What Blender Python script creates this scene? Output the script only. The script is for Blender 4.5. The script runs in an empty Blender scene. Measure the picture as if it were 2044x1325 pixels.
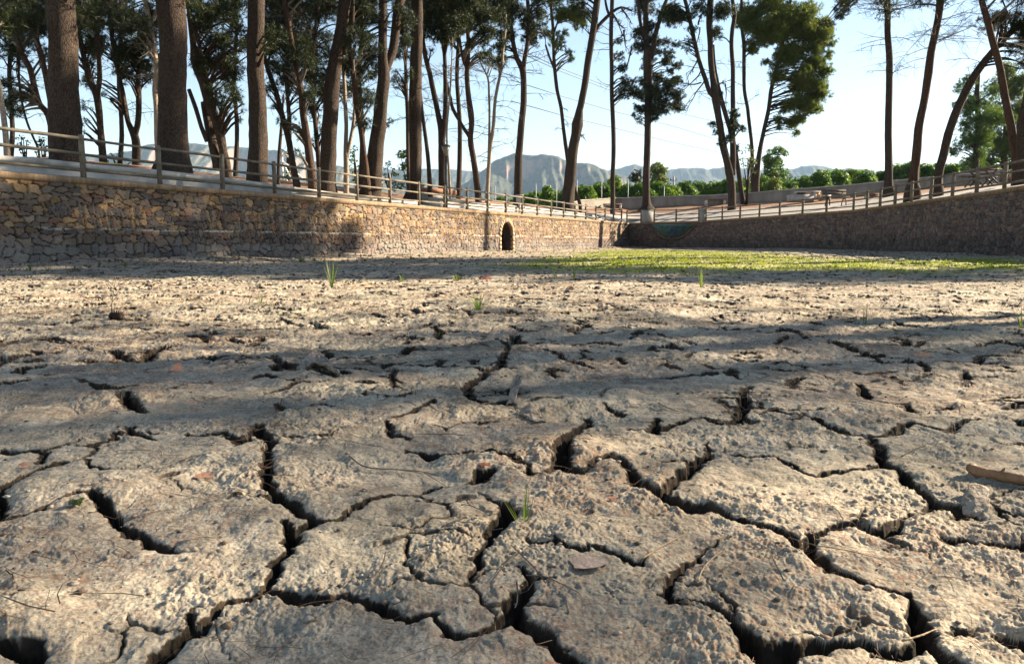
import bpy, math, random
import numpy as np
from mathutils import Vector
random.seed(7); rng = np.random.default_rng(11)
scene = bpy.context.scene
COL = scene.collection
# ------------------------------------------------------------------ camera
F = 1480.0; CX = 1022.0; CY = 662.5; PITCH = math.radians(6.95); HC = 0.53
cam_d = bpy.data.cameras.new('camera'); cam = bpy.data.objects.new('camera', cam_d); COL.objects.link(cam)
cam.location = (0, 0, HC); cam.rotation_euler = (math.pi/2 - PITCH, 0, 0)
cam_d.sensor_fit = 'HORIZONTAL'; cam_d.sensor_width = 36.0; cam_d.lens = 36.0*F/2044.0
cam_d.clip_start = 0.02; cam_d.clip_end = 20000
scene.camera = cam
scene.render.resolution_x = 1024; scene.render.resolution_y = 663
# ------------------------------------------------------------------ light
SUN_AZ = (0.92, 0.39); SUN_EL = math.radians(25)
world = bpy.data.worlds.new("World"); scene.world = world; world.use_nodes = True
wn = world.node_tree; bg = wn.nodes['Background']
sky = wn.nodes.new('ShaderNodeTexSky'); sky.sky_type = 'NISHITA'; sky.sun_disc = False
sky.sun_elevation = SUN_EL; sky.sun_rotation = math.atan2(SUN_AZ[0], SUN_AZ[1])
sky.air_density = 1.0; sky.dust_density = 0.12; sky.ozone_density = 2.6
wmx = wn.nodes.new('ShaderNodeMix'); wmx.data_type = 'RGBA'; wmx.blend_type = 'MULTIPLY'; wmx.inputs[0].default_value = 1.0
wmx.inputs[7].default_value = (1.14, 0.985, 0.85, 1)      # the warm white balance of the photograph
wn.links.new(sky.outputs[0], wmx.inputs[6]); wn.links.new(wmx.outputs[2], bg.inputs[0]); bg.inputs[1].default_value = 0.055
sun_d = bpy.data.lights.new('sun', 'SUN'); sun_d.energy = 5.0; sun_d.angle = math.radians(0.5); sun_d.color = (1.0, 0.86, 0.65)
sun = bpy.data.objects.new('sun', sun_d); COL.objects.link(sun)
SD = Vector((SUN_AZ[0]*math.cos(SUN_EL), SUN_AZ[1]*math.cos(SUN_EL), math.sin(SUN_EL))).normalized()
sun.rotation_euler = SD.to_track_quat('Z', 'Y').to_euler(); sun.location = (20, 15, 30)
scene.view_settings.view_transform = 'Standard'; scene.view_settings.look = 'None'
scene.view_settings.exposure = 2.2; scene.view_settings.gamma = 1.0
# ------------------------------------------------------------------ helpers
def ray(px, py):
    u = px - CX; v = py - CY
    c, s = math.cos(PITCH), math.sin(PITCH)
    return (u, F*c - v*s, -F*s - v*c)
def at(px, py, Y):
    r = ray(px, py); t = Y/r[1]
    return (r[0]*t, Y, HC + r[2]*t)
def on_ground(px, py, z=0.0):
    r = ray(px, py); t = (z-HC)/r[2]
    return (r[0]*t, r[1]*t, z)
def mpp(Y): return Y/F       # metres per photo pixel

def tag(o, label=None, cat=None, group=None, kind=None):
    if label: o['label'] = label
    if cat: o['category'] = cat
    if group: o['group'] = group
    if kind: o['kind'] = kind
    return o
def empty(name, loc=(0, 0, 0), rz=0):
    o = bpy.data.objects.new(name, None); COL.objects.link(o); o.location = loc
    o.rotation_euler = (0, 0, rz); o.empty_display_size = 0.2
    return o
class MB:
    """collects vertices, triangles and quads and links them as one mesh object"""
    def __init__(self): self.v = []; self.t = []; self.q = []; self.n = 0; self.c = []
    def add(self, v, tris=None, quads=None, col=None):
        v = np.asarray(v, dtype=np.float32).reshape(-1, 3)
        if tris is not None and len(tris): self.t.append(np.asarray(tris, dtype=np.int32).reshape(-1, 3) + self.n)
        if quads is not None and len(quads): self.q.append(np.asarray(quads, dtype=np.int32).reshape(-1, 4) + self.n)
        self.v.append(v); self.n += len(v)
        if col is not None:
            c = np.asarray(col, dtype=np.float32)
            if c.ndim == 1: c = np.tile(c, (len(v), 1))
            self.c.append(c)
    def box(self, c, d, rz=0.0, taper=1.0):
        x, y, z = d[0]/2, d[1]/2, d[2]/2
        P = np.array([[-x,-y,-z],[x,-y,-z],[x,y,-z],[-x,y,-z],[-x*taper,-y*taper,z],[x*taper,-y*taper,z],[x*taper,y*taper,z],[-x*taper,y*taper,z]])
        cs, sn = math.cos(rz), math.sin(rz)
        P = np.c_[P[:,0]*cs-P[:,1]*sn, P[:,0]*sn+P[:,1]*cs, P[:,2]] + np.array(c)
        self.add(P, quads=[[0,3,2,1],[4,5,6,7],[0,1,5,4],[1,2,6,5],[2,3,7,6],[3,0,4,7]])
    def tube(self, pts, rad, sides=8, cap=True, rough=0.0):
        pts = np.asarray(pts, dtype=float); n = len(pts); rad = np.broadcast_to(np.asarray(rad, dtype=float), (n,))
        tan = np.gradient(pts, axis=0); tan /= (np.linalg.norm(tan, axis=1, keepdims=True)+1e-9)
        ref = np.array([0, 1.0, 0]) if abs(tan[:,1]).mean() < 0.8 else np.array([1.0, 0, 0])
        a = np.cross(tan, ref); a /= (np.linalg.norm(a, axis=1, keepdims=True)+1e-9); b = np.cross(tan, a)
        th = np.linspace(0, 2*math.pi, sides, endpoint=False)
        R = rad[:,None]*np.ones(sides)[None]
        if rough > 0:
            ph = rng.random(3)*6.28; k = np.arange(n)[:,None]
            R = R*(1 + rough*(0.6*np.sin(3*th[None]+ph[0]+0.5*k) + 0.5*np.sin(5*th[None]+ph[1]-0.8*k)) + rough*0.5*rng.standard_normal((n, sides)))
        V = pts[:,None,:] + R[:,:,None]*(np.cos(th)[None,:,None]*a[:,None,:] + np.sin(th)[None,:,None]*b[:,None,:])
        V = V.reshape(-1, 3)
        i = np.arange(n-1)[:,None]*sides; j = np.arange(sides)[None]; j2 = (j+1) % sides
        Q = np.stack([i+j, i+j2, i+sides+j2, i+sides+j], -1).reshape(-1, 4)
        T = []
        if cap:
            V = np.vstack([V, pts[0], pts[-1]]); c0 = n*sides; c1 = c0+1
            for s in range(sides):
                T.append([c0, (s+1) % sides, s]); T.append([c1, (n-1)*sides+s, (n-1)*sides+(s+1) % sides])
        self.add(V, tris=T if T else None, quads=Q)
    def build(self, name, mat, parent=None, smooth=False, attrs=None, colname='tint'):
        V = np.vstack(self.v) if self.v else np.zeros((0, 3), np.float32)
        T = np.vstack(self.t) if self.t else np.zeros((0, 3), np.int32)
        Q = np.vstack(self.q) if self.q else np.zeros((0, 4), np.int32)
        o = raw_mesh(name, V, T, Q, mat, parent, smooth)
        if self.c and sum(len(c) for c in self.c) == len(V):
            set_col(o.data, colname, np.vstack(self.c))
        if attrs:
            for k, a in attrs.items(): set_float(o.data, k, a)
        return o
def raw_mesh(name, V, T, Q, mat, parent=None, smooth=False):
    me = bpy.data.meshes.new(name)
    me.vertices.add(len(V)); me.vertices.foreach_set('co', np.ascontiguousarray(V, dtype=np.float32).ravel())
    nl = 3*len(T)+4*len(Q); me.loops.add(nl)
    idx = np.concatenate([T.ravel(), Q.ravel()]).astype(np.int32); me.loops.foreach_set('vertex_index', idx)
    me.polygons.add(len(T)+len(Q))
    ls = np.concatenate([np.arange(len(T))*3, 3*len(T)+np.arange(len(Q))*4]).astype(np.int32)
    me.polygons.foreach_set('loop_start', ls)
    if smooth: me.polygons.foreach_set('use_smooth', np.ones(len(T)+len(Q), dtype=bool))
    me.update(calc_edges=True)
    if mat: me.materials.append(mat)
    o = bpy.data.objects.new(name, me); COL.objects.link(o)
    if parent:
        o.parent = parent; o.matrix_parent_inverse = parent_inv(parent)
    return o
def parent_inv(p):
    from mathutils import Matrix
    M = Matrix.Translation(p.location) @ p.rotation_euler.to_matrix().to_4x4()
    if p.parent: pass
    return M.inverted()
def set_col(me, name, C):
    if C.shape[1] == 3: C = np.c_[C, np.ones(len(C))]
    a = me.color_attributes.new(name, 'FLOAT_COLOR', 'POINT'); a.data.foreach_set('color', np.ascontiguousarray(C, dtype=np.float32).ravel())
def set_float(me, name, A):
    a = me.attributes.new(name, 'FLOAT', 'POINT'); a.data.foreach_set('value', np.ascontiguousarray(A, dtype=np.float32).ravel())

# ------------------------------------------------------------------ numeric noise
_P = rng.permutation(256); _P = np.concatenate([_P, _P, _P]).astype(np.int64)
_G = np.array([[math.cos(a), math.sin(a)] for a in np.linspace(0, 2*math.pi, 32, endpoint=False)])
def pnoise(x, y):
    xi = np.floor(x).astype(np.int64); yi = np.floor(y).astype(np.int64)
    xf = x-xi; yf = y-yi; xi &= 255; yi &= 255
    u = xf*xf*xf*(xf*(xf*6-15)+10); v = yf*yf*yf*(yf*(yf*6-15)+10)
    def g(ix, iy, dx, dy):
        h = _P[_P[ix & 255]+(iy & 255)] & 31
        return _G[h, 0]*dx+_G[h, 1]*dy
    a = g(xi, yi, xf, yf); b = g(xi+1, yi, xf-1, yf); c = g(xi, yi+1, xf, yf-1); d = g(xi+1, yi+1, xf-1, yf-1)
    return ((a+(b-a)*u) + ((c+(d-c)*u)-(a+(b-a)*u))*v)*1.5
def fbm(x, y, oct=4, gain=0.5):
    s = 0; a = 1.0
    for k in range(oct):
        s = s + a*pnoise(x*2**k+17.3*k, y*2**k+9.1*k); a *= gain
    return s
def sstep(a, b, x):
    t = np.clip((x-a)/(b-a), 0, 1); return t*t*(3-2*t)

# ------------------------------------------------------------------ materials
def mat_new(name):
    m = bpy.data.materials.new(name); m.use_nodes = True
    nt = m.node_tree; nt.nodes.clear()
    out = nt.nodes.new('ShaderNodeOutputMaterial')
    return m, nt, out
class NT:
    def __init__(s, nt): s.nt = nt
    def node(s, t, **k):
        n = s.nt.nodes.new(t)
        for a, b in k.items(): setattr(n, a, b)
        return n
    def link(s, a, b): s.nt.links.new(a, b)
    def pos(s, scale=(1, 1, 1)):
        tc = s.node('ShaderNodeTexCoord'); mp = s.node('ShaderNodeMapping'); mp.inputs['Scale'].default_value = scale
        s.link(tc.outputs['Object'], mp.inputs['Vector']); return mp.outputs[0]
    def noise(s, vec, scale, detail=4, rough=0.55, dist=0.0):
        n = s.node('ShaderNodeTexNoise'); n.inputs['Scale'].default_value = scale; n.inputs['Detail'].default_value = detail
        n.inputs['Roughness'].default_value = rough; n.inputs['Distortion'].default_value = dist
        s.link(vec, n.inputs['Vector']); return n.outputs['Fac']
    def voro(s, vec, scale, feature='F1', out='Distance'):
        n = s.node('ShaderNodeTexVoronoi'); n.feature = feature; n.inputs['Scale'].default_value = scale
        s.link(vec, n.inputs['Vector']); return n.outputs[out]
    def ramp(s, fac, stops):
        n = s.node('ShaderNodeValToRGB'); e = n.color_ramp.elements
        while len(e) > 1: e.remove(e[-1])
        e[0].position = stops[0][0]; e[0].color = tuple(stops[0][1])+(1,)
        for p, c in stops[1:]:
            k = e.new(p); k.color = tuple(c)+(1,)
        s.link(fac, n.inputs[0]); return n.outputs[0]
    def mix(s, fac, a, b, mode='MIX'):
        n = s.node('ShaderNodeMix', data_type='RGBA', blend_type=mode)
        for sock, v in ((n.inputs[0], fac), (n.inputs[6], a), (n.inputs[7], b)):
            if isinstance(v, (int, float)): sock.default_value = v
            elif isinstance(v, tuple): sock.default_value = v+(1,) if len(v) == 3 else v
            else: s.link(v, sock)
        return n.outputs[2]
    def math(s, op, a, b=0.0, clamp=False):
        n = s.node('ShaderNodeMath', operation=op); n.use_clamp = clamp
        for sock, v in ((n.inputs[0], a), (n.inputs[1], b)):
            if isinstance(v, (int, float)): sock.default_value = v
            else: s.link(v, sock)
        return n.outputs[0]
    def attr(s, name, out='Color'):
        n = s.node('ShaderNodeAttribute'); n.attribute_name = name; return n.outputs[out]
    def bump(s, h, dist, strength=1.0, normal=None):
        n = s.node('ShaderNodeBump'); n.inputs['Strength'].default_value = strength; n.inputs['Distance'].default_value = dist
        s.link(h, n.inputs['Height'])
        if normal is not None: s.link(normal, n.inputs['Normal'])
        return n.outputs[0]
    def bsdf(s, out, col, rough=0.8, normal=None, spec=0.3, metal=0.0):
        b = s.node('ShaderNodeBsdfPrincipled')
        if isinstance(col, tuple): b.inputs['Base Color'].default_value = col+(1,)
        else: s.link(col, b.inputs['Base Color'])
        if isinstance(rough, (int, float)): b.inputs['Roughness'].default_value = rough
        else: s.link(rough, b.inputs['Roughness'])
        b.inputs['Specular IOR Level'].default_value = spec; b.inputs['Metallic'].default_value = metal
        if normal is not None: s.link(normal, b.inputs['Normal'])
        s.link(b.outputs[0], out.inputs[0]); return b
def c3(*a): return tuple(a)
def simple_mat(name, c1, c2, scale=8, rough=0.8, bump=0.004, bscale=60, stretch=(1, 1, 1), spec=0.3):
    m, nt, out = mat_new(name); s = NT(nt); p = s.pos(stretch)
    n1 = s.noise(p, scale, 5); col = s.ramp(n1, [(0.3, c1), (0.7, c2)])
    n2 = s.noise(p, bscale, 4); s.bsdf(out, col, rough, s.bump(n2, bump), spec); return m
M = {}
def bark_mat(name, dark, light, scale=1.0):
    m, nt, out = mat_new(name); s = NT(nt); p = s.pos((1, 1, 0.28))
    v = s.voro(p, 26*scale, 'DISTANCE_TO_EDGE'); n = s.noise(p, 9*scale, 6, 0.65, 0.6); f = s.noise(s.pos((1, 1, 0.5)), 70*scale, 5)
    h = s.math('ADD', s.math('MULTIPLY', s.math('MINIMUM', v, 0.16), 3.5), s.math('MULTIPLY', f, 0.5))
    col = s.ramp(s.math('ADD', s.math('MULTIPLY', h, 0.45), s.math('MULTIPLY', n, 0.5)), [(0.28, dark), (0.5, tuple((a+b)/2 for a, b in zip(dark, light))), (0.75, light)])
    s.bsdf(out, col, 0.9, s.bump(h, 0.03, 0.9), 0.15); return m
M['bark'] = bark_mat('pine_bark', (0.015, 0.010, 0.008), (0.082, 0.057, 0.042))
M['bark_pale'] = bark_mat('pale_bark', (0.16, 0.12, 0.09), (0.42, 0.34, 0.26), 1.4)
M['bark_red'] = bark_mat('reddish_bark', (0.024, 0.014, 0.010), (0.115, 0.068, 0.047), 1.2)
M['twig'] = simple_mat('dead_twig', (0.06, 0.05, 0.04), (0.2, 0.17, 0.14), 5)
def foliage_mat(name, c1, c2, c3_, trans=0.35, scale=1.2):
    m, nt, out = mat_new(name); s = NT(nt); p = s.pos()
    n = s.noise(p, scale, 3); n2 = s.noise(p, 14, 2)
    col = s.ramp(s.math('ADD', s.math('MULTIPLY', n, 0.65), s.math('MULTIPLY', n2, 0.35)), [(0.33, c1), (0.5, c2), (0.68, c3_)])
    d = s.node('ShaderNodeBsdfPrincipled'); d.inputs['Roughness'].default_value = 0.55; d.inputs['Specular IOR Level'].default_value = 0.25
    s.link(col, d.inputs['Base Color'])
    t = s.node('ShaderNodeBsdfTranslucent'); s.link(s.mix(1.0, col, (1.25, 1.3, 0.55), 'MULTIPLY'), t.inputs['Color'])
    mx = s.node('ShaderNodeMixShader'); mx.inputs[0].default_value = trans
    s.link(d.outputs[0], mx.inputs[1]); s.link(t.outputs[0], mx.inputs[2]); s.link(mx.outputs[0], out.inputs[0]); return m
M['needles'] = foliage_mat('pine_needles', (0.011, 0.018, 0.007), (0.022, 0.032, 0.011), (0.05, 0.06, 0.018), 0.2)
M['needles_lit'] = foliage_mat('pine_needles_light', (0.05, 0.075, 0.02), (0.10, 0.125, 0.032), (0.17, 0.18, 0.05), 0.4)  # brighter needle copy, sunlight put into the crown colour; also yellow green bushes
M['citrus'] = foliage_mat('citrus_leaves', (0.022, 0.06, 0.008), (0.07, 0.135, 0.015), (0.19, 0.25, 0.028), 0.4, 0.8)
M['broad'] = foliage_mat('broad_leaves', (0.04, 0.08, 0.02), (0.08, 0.13, 0.035), (0.14, 0.19, 0.05), 0.4)
M['olive'] = foliage_mat('olive_leaves', (0.05, 0.065, 0.03), (0.1, 0.115, 0.055), (0.17, 0.18, 0.09), 0.3)
M['grass'] = foliage_mat('grass_blade', (0.07, 0.12, 0.02), (0.13, 0.2, 0.035), (0.24, 0.28, 0.06), 0.4, 3)
M['algae_grass'] = foliage_mat('short_grass', (0.10, 0.125, 0.015), (0.2, 0.23, 0.025), (0.34, 0.36, 0.04), 0.35, 1.5)
M['wood'] = simple_mat('weathered_wood', (0.095, 0.078, 0.056), (0.20, 0.168, 0.125), 6, 0.85, 0.004, 60, (1, 1, 1))
M['white'] = simple_mat('white_concrete', (0.32, 0.295, 0.265), (0.60, 0.56, 0.50), 2.2, 0.85, 0.006, 25)
M['grey'] = simple_mat('grey_concrete', (0.24, 0.22, 0.2), (0.42, 0.39, 0.36), 2.0, 0.9, 0.006, 25)
M['metal'] = simple_mat('galvanised_metal', (0.3, 0.3, 0.3), (0.42, 0.42, 0.41), 5, 0.5, 0.001, 40)
M['darkmetal'] = simple_mat('dark_metal', (0.03, 0.028, 0.025), (0.06, 0.055, 0.05), 5, 0.6, 0.001, 40)
M['terracotta'] = simple_mat('terracotta', (0.26, 0.11, 0.06), (0.4, 0.19, 0.11), 12, 0.85, 0.003, 60)
# ------------------------------------------------------------------ the basin walls: plan
KL = 25110.0
def left_wall_pt(Y):                      # plan position on the left wall at depth Y
    px = 1700-KL/Y; return np.array([(px-CX)*Y/F, Y])
LW0 = left_wall_pt(9.5); LW1 = left_wall_pt(56.2)
CORNER = LW1
P2 = np.array([(1404-CX)/F*50.1, 50.1]); P3 = np.array([(1697-CX)/F*36.5, 36.5])
P4 = np.array([(1989-CX)/F*23.0, 23.0]); P5 = np.array([(2044-CX)/F*21.5, 21.5]); P6 = np.array([14.2, 12.0]); P7 = np.array([13.6, 1.0]); P8 = np.array([12.5, -8.0])
def hz(py, Y): return HC + (482-py)/F*Y*0.995      # height of photo row py at depth Y
RIGHT = [(CORNER, 1.9), (P2, hz(441, 50.1)), (P3, hz(420, 36.5)), (P4, hz(379, 23)), (P5, hz(370, 21.5)), (P6, 2.15), (P7, 2.15), (P8, 2.15)]
def wall_top_left(Y): return 1.9
# signed distance to basin edges (positive inside basin)
def seg_dist(px, py, a, b):
    d = b-a; L2 = (d**2).sum(); t = np.clip(((px-a[0])*d[0]+(py-a[1])*d[1])/L2, 0, 1)
    return np.hypot(px-a[0]-t*d[0], py-a[1]-t*d[1])
# ------------------------------------------------------------------ cracks (photo trace of the mud cracks, widths in cm)
CR = [
 [(0,1061,.8),(34,1056,.8),(82,1044,.9),(127,1027,1),(154,1016,1.3),(185,1013,2),(205,1030,2.6),(223,1054,2.6),(236,1061,1.6),(260,1075,1.4),(284,1085,1.8),(308,1099,2.2),(329,1102,2.2),(349,1110,1.6)],
 [(236,1050,.6),(270,1022,.3)],
 [(534,905,2),(534,920,2.4),(534,951,3),(538,986,3.2),(548,1003,2.6),(575,1016,2.2),(603,1033,2),(630,1047,2),(582,1072,3),(582,1105,2),(562,1129,2.4),(548,1153,2.4),(527,1174,1.6),(507,1196,1)],
 [(630,1050,.8),(657,1045,.7),(680,1040,1),(718,1016,1.5),(766,999,1.3),(827,982,1.8),(844,975,1.5),(868,968,.8),(892,965,.4)],
 [(524,1003,.6),(462,1009,.6),(438,1015,.5),(390,1027,.3)],
 [(568,1047,1.2),(574,1062,2.4),(585,1075,2.4)],
 [(527,1184,.8),(562,1188,1.6),(599,1195,2.4),(651,1198,2.4),(680,1188,1.8),(707,1191,2),(742,1208,2.4),(783,1225,2.4),(817,1236,2.2),(851,1232,1.2),(875,1246,1.5),(903,1266,2),(927,1270,1.5),(964,1256,.8),(1005,1236,2.2),(1026,1208,4),(1043,1184,3.4),(1050,1160,1.8),(1043,1136,.8)],
 [(1030,1218,4),(1050,1246,3.2),(1074,1253,3),(1094,1273,3),(1111,1287,2.8),(1139,1307,2.5),(1160,1325,3.5),(1180,1350,3)],
 [(507,1196,.9),(455,1205,1),(425,1235,2),(390,1263,2.6),(356,1280,2.6),(329,1304,3),(308,1325,3),(295,1350,3)],
 [(387,1222,1),(380,1245,1.3),(372,1265,1.2)],
 [(-30,1305,2.5),(0,1309,3),(51,1311,3),(65,1328,3),(70,1350,2.5)],
 [(0,1061,1.5),(3,1030,2),(0,1003,3),(10,989,2.6),(31,979,2.4),(68,962,1.4),(92,955,1),(137,948,1.2)],
 [(0,920,2),(27,920,2.2),(60,922,1.3),(82,924,1.5),(123,917,.8),(171,900,.4)],
 [(92,927,1.4),(80,950,1.2)],
 [(940,962,1),(958,955,4),(972,942,4.5),(978,938,1.5)],
 [(954,979,.5),(988,999,.9),(1012,1010,3),(1012,1030,5),(1000,1055,4.5),(985,1072,3),(964,1099,1.4),(951,1119,2.4),(944,1140,1.6),(940,1153,.8)],
 [(806,888,.6),(834,896,1.2),(861,905,2.4),(890,906,1),(933,902,.8),(960,903,1),(988,905,1),(1022,914,1.5),(1050,927,1.6),(1057,945,1.8),(1075,944,.7),(1100,938,1)],
 [(1175,829,1.6),(1172,845,2.6),(1153,857,2),(1135,872,2.4),(1125,885,4.5),(1120,905,5.5),(1123,928,4.6),(1140,937,2.5),(1166,934,1.5),(1187,924,1.2),(1194,920,1.3),(1215,916,1.4),(1235,920,1.8),(1259,934,2.8),(1269,958,3.4),(1296,975,4.2),(1324,992,4),(1358,1003,3.4),(1388,1014,3.6),(1412,1013,3.2),(1436,1016,3),(1460,1027,1.8),(1495,1040,1.3),(1522,1051,1.4),(1556,1057,1.8),(1584,1071,2.8),(1611,1092,4.4),(1635,1112,4.2),(1662,1133,3),(1690,1139,2.2),(1707,1146,2),(1734,1153,1.2),(1772,1160,.6),(1805,1162,.7),(1820,1172,1.6),(1828,1195,3.4),(1838,1225,4.4),(1846,1255,3.8),(1856,1277,3),(1878,1294,2.4),(1899,1307,2),(1912,1325,2.4),(1930,1350,2)],
 [(1115,929,.8),(1101,938,1.2)],
 [(1412,882,.9),(1418,900,1.5),(1395,920,2.2),(1371,940,3.4),(1350,958,3.8),(1330,982,3.4)],
 [(1259,856,1),(1275,857,1.8),(1303,857,2.6),(1308,842,2.4),(1310,829,1.2)],
 [(1303,856,2),(1331,846,1.7),(1365,836,1.4),(1378,832,1),(1410,836,.7),(1443,842,1.4),(1470,838,1.8),(1484,822,3.2),(1488,801,3.2),(1478,788,1.8),(1498,773,1.4)],
 [(1515,825,.6),(1543,818,1.2),(1584,829,1.2),(1628,836,1.4),(1650,846,2.8),(1673,856,3.2),(1700,860,.8),(1755,866,.6),(1789,860,1.6),(1815,843,2.4),(1858,849,3),(1892,856,2.4),(1912,842,1.2),(1954,836,.5)],
 [(1728,863,1),(1741,877,2.2),(1755,894,2.6),(1757,907,2.6),(1770,924,3),(1755,927,2.2),(1721,934,1.4),(1669,938,1.3),(1625,941,.8),(1597,938,.9),(1584,920,1.3),(1549,907,1.2),(1491,907,.9),(1460,903,.5)],
 [(1770,924,1.5),(1789,927,1),(1803,948,3),(1823,968,2.6),(1851,986,2.2),(1871,999,2.2),(1892,1006,3.2),(1923,1013,3),(1950,1022,1.2),(2000,1035,.8),(2060,1045,.8)],
 [(1871,1003,2),(1850,1012,1),(1830,1023,.9),(1803,1034,1.6),(1775,1057,3),(1751,1057,2.4),(1721,1047,1.4),(1680,1047,.7),(1652,1051,.9),(1621,1064,2),(1616,1085,3)],
 [(1909,1030,1.5),(1920,1012,3)],
 [(1331,1190,2),(1334,1165,2.2),(1335,1150,2),(1343,1133,1.4),(1378,1112,1),(1409,1092,.6),(1443,1075,.5),(1471,1064,.3)],
 [(1331,1190,1.8),(1345,1200,1.6),(1370,1192,1.2),(1395,1191,1.4),(1426,1205,2.2),(1457,1225,3.2),(1474,1249,4),(1498,1277,5),(1522,1294,5),(1549,1300,5),(1570,1288,3.4),(1604,1280,3),(1639,1266,2.5),(1669,1270,2.4),(1697,1263,2),(1724,1266,2.2),(1762,1277,2.5),(1793,1287,2.6),(1823,1277,2),(1848,1268,1.6)],
 [(1549,1300,3),(1546,1325,2.4),(1548,1350,2.4)],
 [(1036,1081,.3),(1067,1088,.8),(1108,1088,1),(1135,1099,1.2),(1166,1102,1.1),(1177,1095,.9),(1214,1105,1.2),(1242,1116,1.1),(1276,1119,.9),(1290,1105,.4)],
 [(1043,1136,1),(1052,1152,1),(1074,1153,1.2),(1091,1157,1),(1110,1160,.4)],
 [(1960,1225,.4),(1940,1232,.6),(1906,1232,.6),(1889,1242,.6)],[(1985,1238,.8),(2000,1243,1.4),(2022,1249,1.4),(2044,1263,1.6),(2080,1270,1.4)],
 [(34,747,2.2),(45,736,2.6),(86,733,1.2)],[(65,705,1.2),(86,709,2),(116,711,1.4)],[(72,685,.8),(120,688,1)],[(89,753,1.8),(110,750,1.4)],
 [(151,702,1),(178,705,1.6)],[(223,705,1),(240,714,2.6),(262,719,.9)],[(164,771,1),(178,777,.7),(202,784,1.8),(226,788,2.2),(264,784,1.1)],
 [(247,801,2.4),(260,815,3.4),(272,828,3),(288,836,1.6)],[(253,860,1),(266,878,2.6),(284,887,2.4),(305,890,1)],
 [(373,880,.8),(411,880,1),(445,877,1.1),(469,887,2),(479,897,1.6),(490,887,2),(508,868,2.6),(514,860,2.8),(520,877,3.2),(536,890,3),(545,893,2),(534,905,2)],
 [(548,712,1.4),(553,730,2.6),(568,740,4),(590,747,4),(602,749,2)],[(640,750,.8),(660,755,1.8),(688,754,1.6)],[(510,764,1.2),(530,758,1.8),(548,764,1.2)],[(548,745,2),(556,750,2.5)],
 [(555,818,1.5),(575,830,3.2),(610,825,2.8),(640,815,2.2),(661,818,1)],[(488,660,1.3),(497,663,1)],[(432,666,1.4),(458,667,1.6)],[(460,680,2.2),(482,684,2.4)],[(506,695,1.8),(522,695,1.6)],
 [(558,632,1),(579,639,1.7),(603,647,.8)],[(267,656,1.2),(291,659,1.6)],[(291,666,.7),(336,664,.9)],[(387,661,1),(411,663,1.2)],[(188,623,1),(205,627,1)],[(414,729,1.2),(438,722,1.6)],[(298,740,.5),(322,735,.8)],
 [(930,743,1.2),(950,744,2),(970,748,2.6),(988,743,2),(1000,735,2),(1004,716,3),(1012,700,1),(1014,692,1.2),(1003,681,2),(985,675,.8)],
 [(990,738,2),(1019,736,2)],[(968,753,2),(944,771,2.6),(930,781,2.6),(934,790,2.6),(947,801,3),(971,806,2.6),(1002,806,1.6),(1020,809,.8)],[(1057,805,.4),(1091,801,.7),(1152,791,.3)],
 [(1060,695,.8),(1091,702,1),(1118,707,1.2),(1139,723,2),(1159,731,2),(1183,738,1)],[(1104,736,.9),(1139,731,1)],[(1235,712,1.4),(1248,728,1.6)],[(1139,647,1.4),(1159,654,1.8),(1190,663,1.3)],
 [(1142,615,1.6),(1170,618,2.2)],[(1190,627,1.4),(1200,628,1.4)],[(1012,652,1),(1040,663,1.3),(1074,664,.6)],[(1043,606,1),(1077,610,1)],[(1016,625,.7),(1040,632,.9)],[(810,683,1.3),(824,671,1)],[(775,652,1.4),(786,650,1.2)],
 [(812,699,.6),(872,699,.7)],[(772,714,1.2),(793,718,1)],[(672,750,2),(688,753,1.6)],[(762,753,.7),(810,767,.6)],[(707,771,.9),(741,771,1.2)],
 [(865,808,1.1),(844,818,1.1),(817,832,.8),(779,842,.5)],[(772,849,1),(783,866,1.2),(817,870,.5)],[(1194,791,.4),(1214,774,.6)],[(1205,804,.7),(1235,822,1.7),(1252,824,.9)],
 [(1410,733,1.4),(1426,738,1.5)],[(1372,717,1.2),(1385,705,1),(1412,699,.8)],[(1358,682,.8),(1389,688,1.2)],[(1549,688,1),(1570,678,.8)],[(1570,661,1.1),(1594,664,1.4),(1608,678,2.2)],[(1563,695,.8),(1584,700,.9),(1611,706,1)],
 [(1419,634,1.2),(1437,640,1.2)],[(1378,654,1.1),(1409,657,1.2)],[(1555,617,1.1),(1572,622,1)],[(1556,760,1.2),(1580,762,1.6),(1601,757,1.2)],[(1638,726,1.2),(1668,728,1.3)],[(1704,736,1.4),(1721,745,1.6),(1755,740,.8),(1785,738,.6)],
 [(1707,767,1.4),(1724,777,2.4),(1727,790,2.4),(1741,798,2.6),(1769,801,1.1),(1803,805,1),(1817,818,2),(1838,820,.8)],[(1601,736,.5),(1638,747,.7),(1666,755,.4)],[(1960,709,1.8),(1984,709,2)],[(1962,712,1.5),(1947,728,2.4)],
 [(1858,726,1),(1892,723,1.1),(1940,729,1.1),(1978,736,1.2),(2005,736,1.5),(2029,743,.8)],[(1803,690,.8),(1830,690,.9),(1851,682,.7)],[(1892,695,.7),(1915,701,.9)],[(1926,647,1),(1957,652,.9)],[(1830,620,.7),(1855,621,.8)],[(1793,627,.8),(1820,627,1.2)],
 [(1738,652,.6),(1803,661,.7)],[(2036,839,3),(2044,850,3)],[(2012,812,1.2),(2043,806,1.6)],[(1871,815,1.2),(1892,813,1.3)],[(1618,822,1),(1642,820,1.1)],
]
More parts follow.
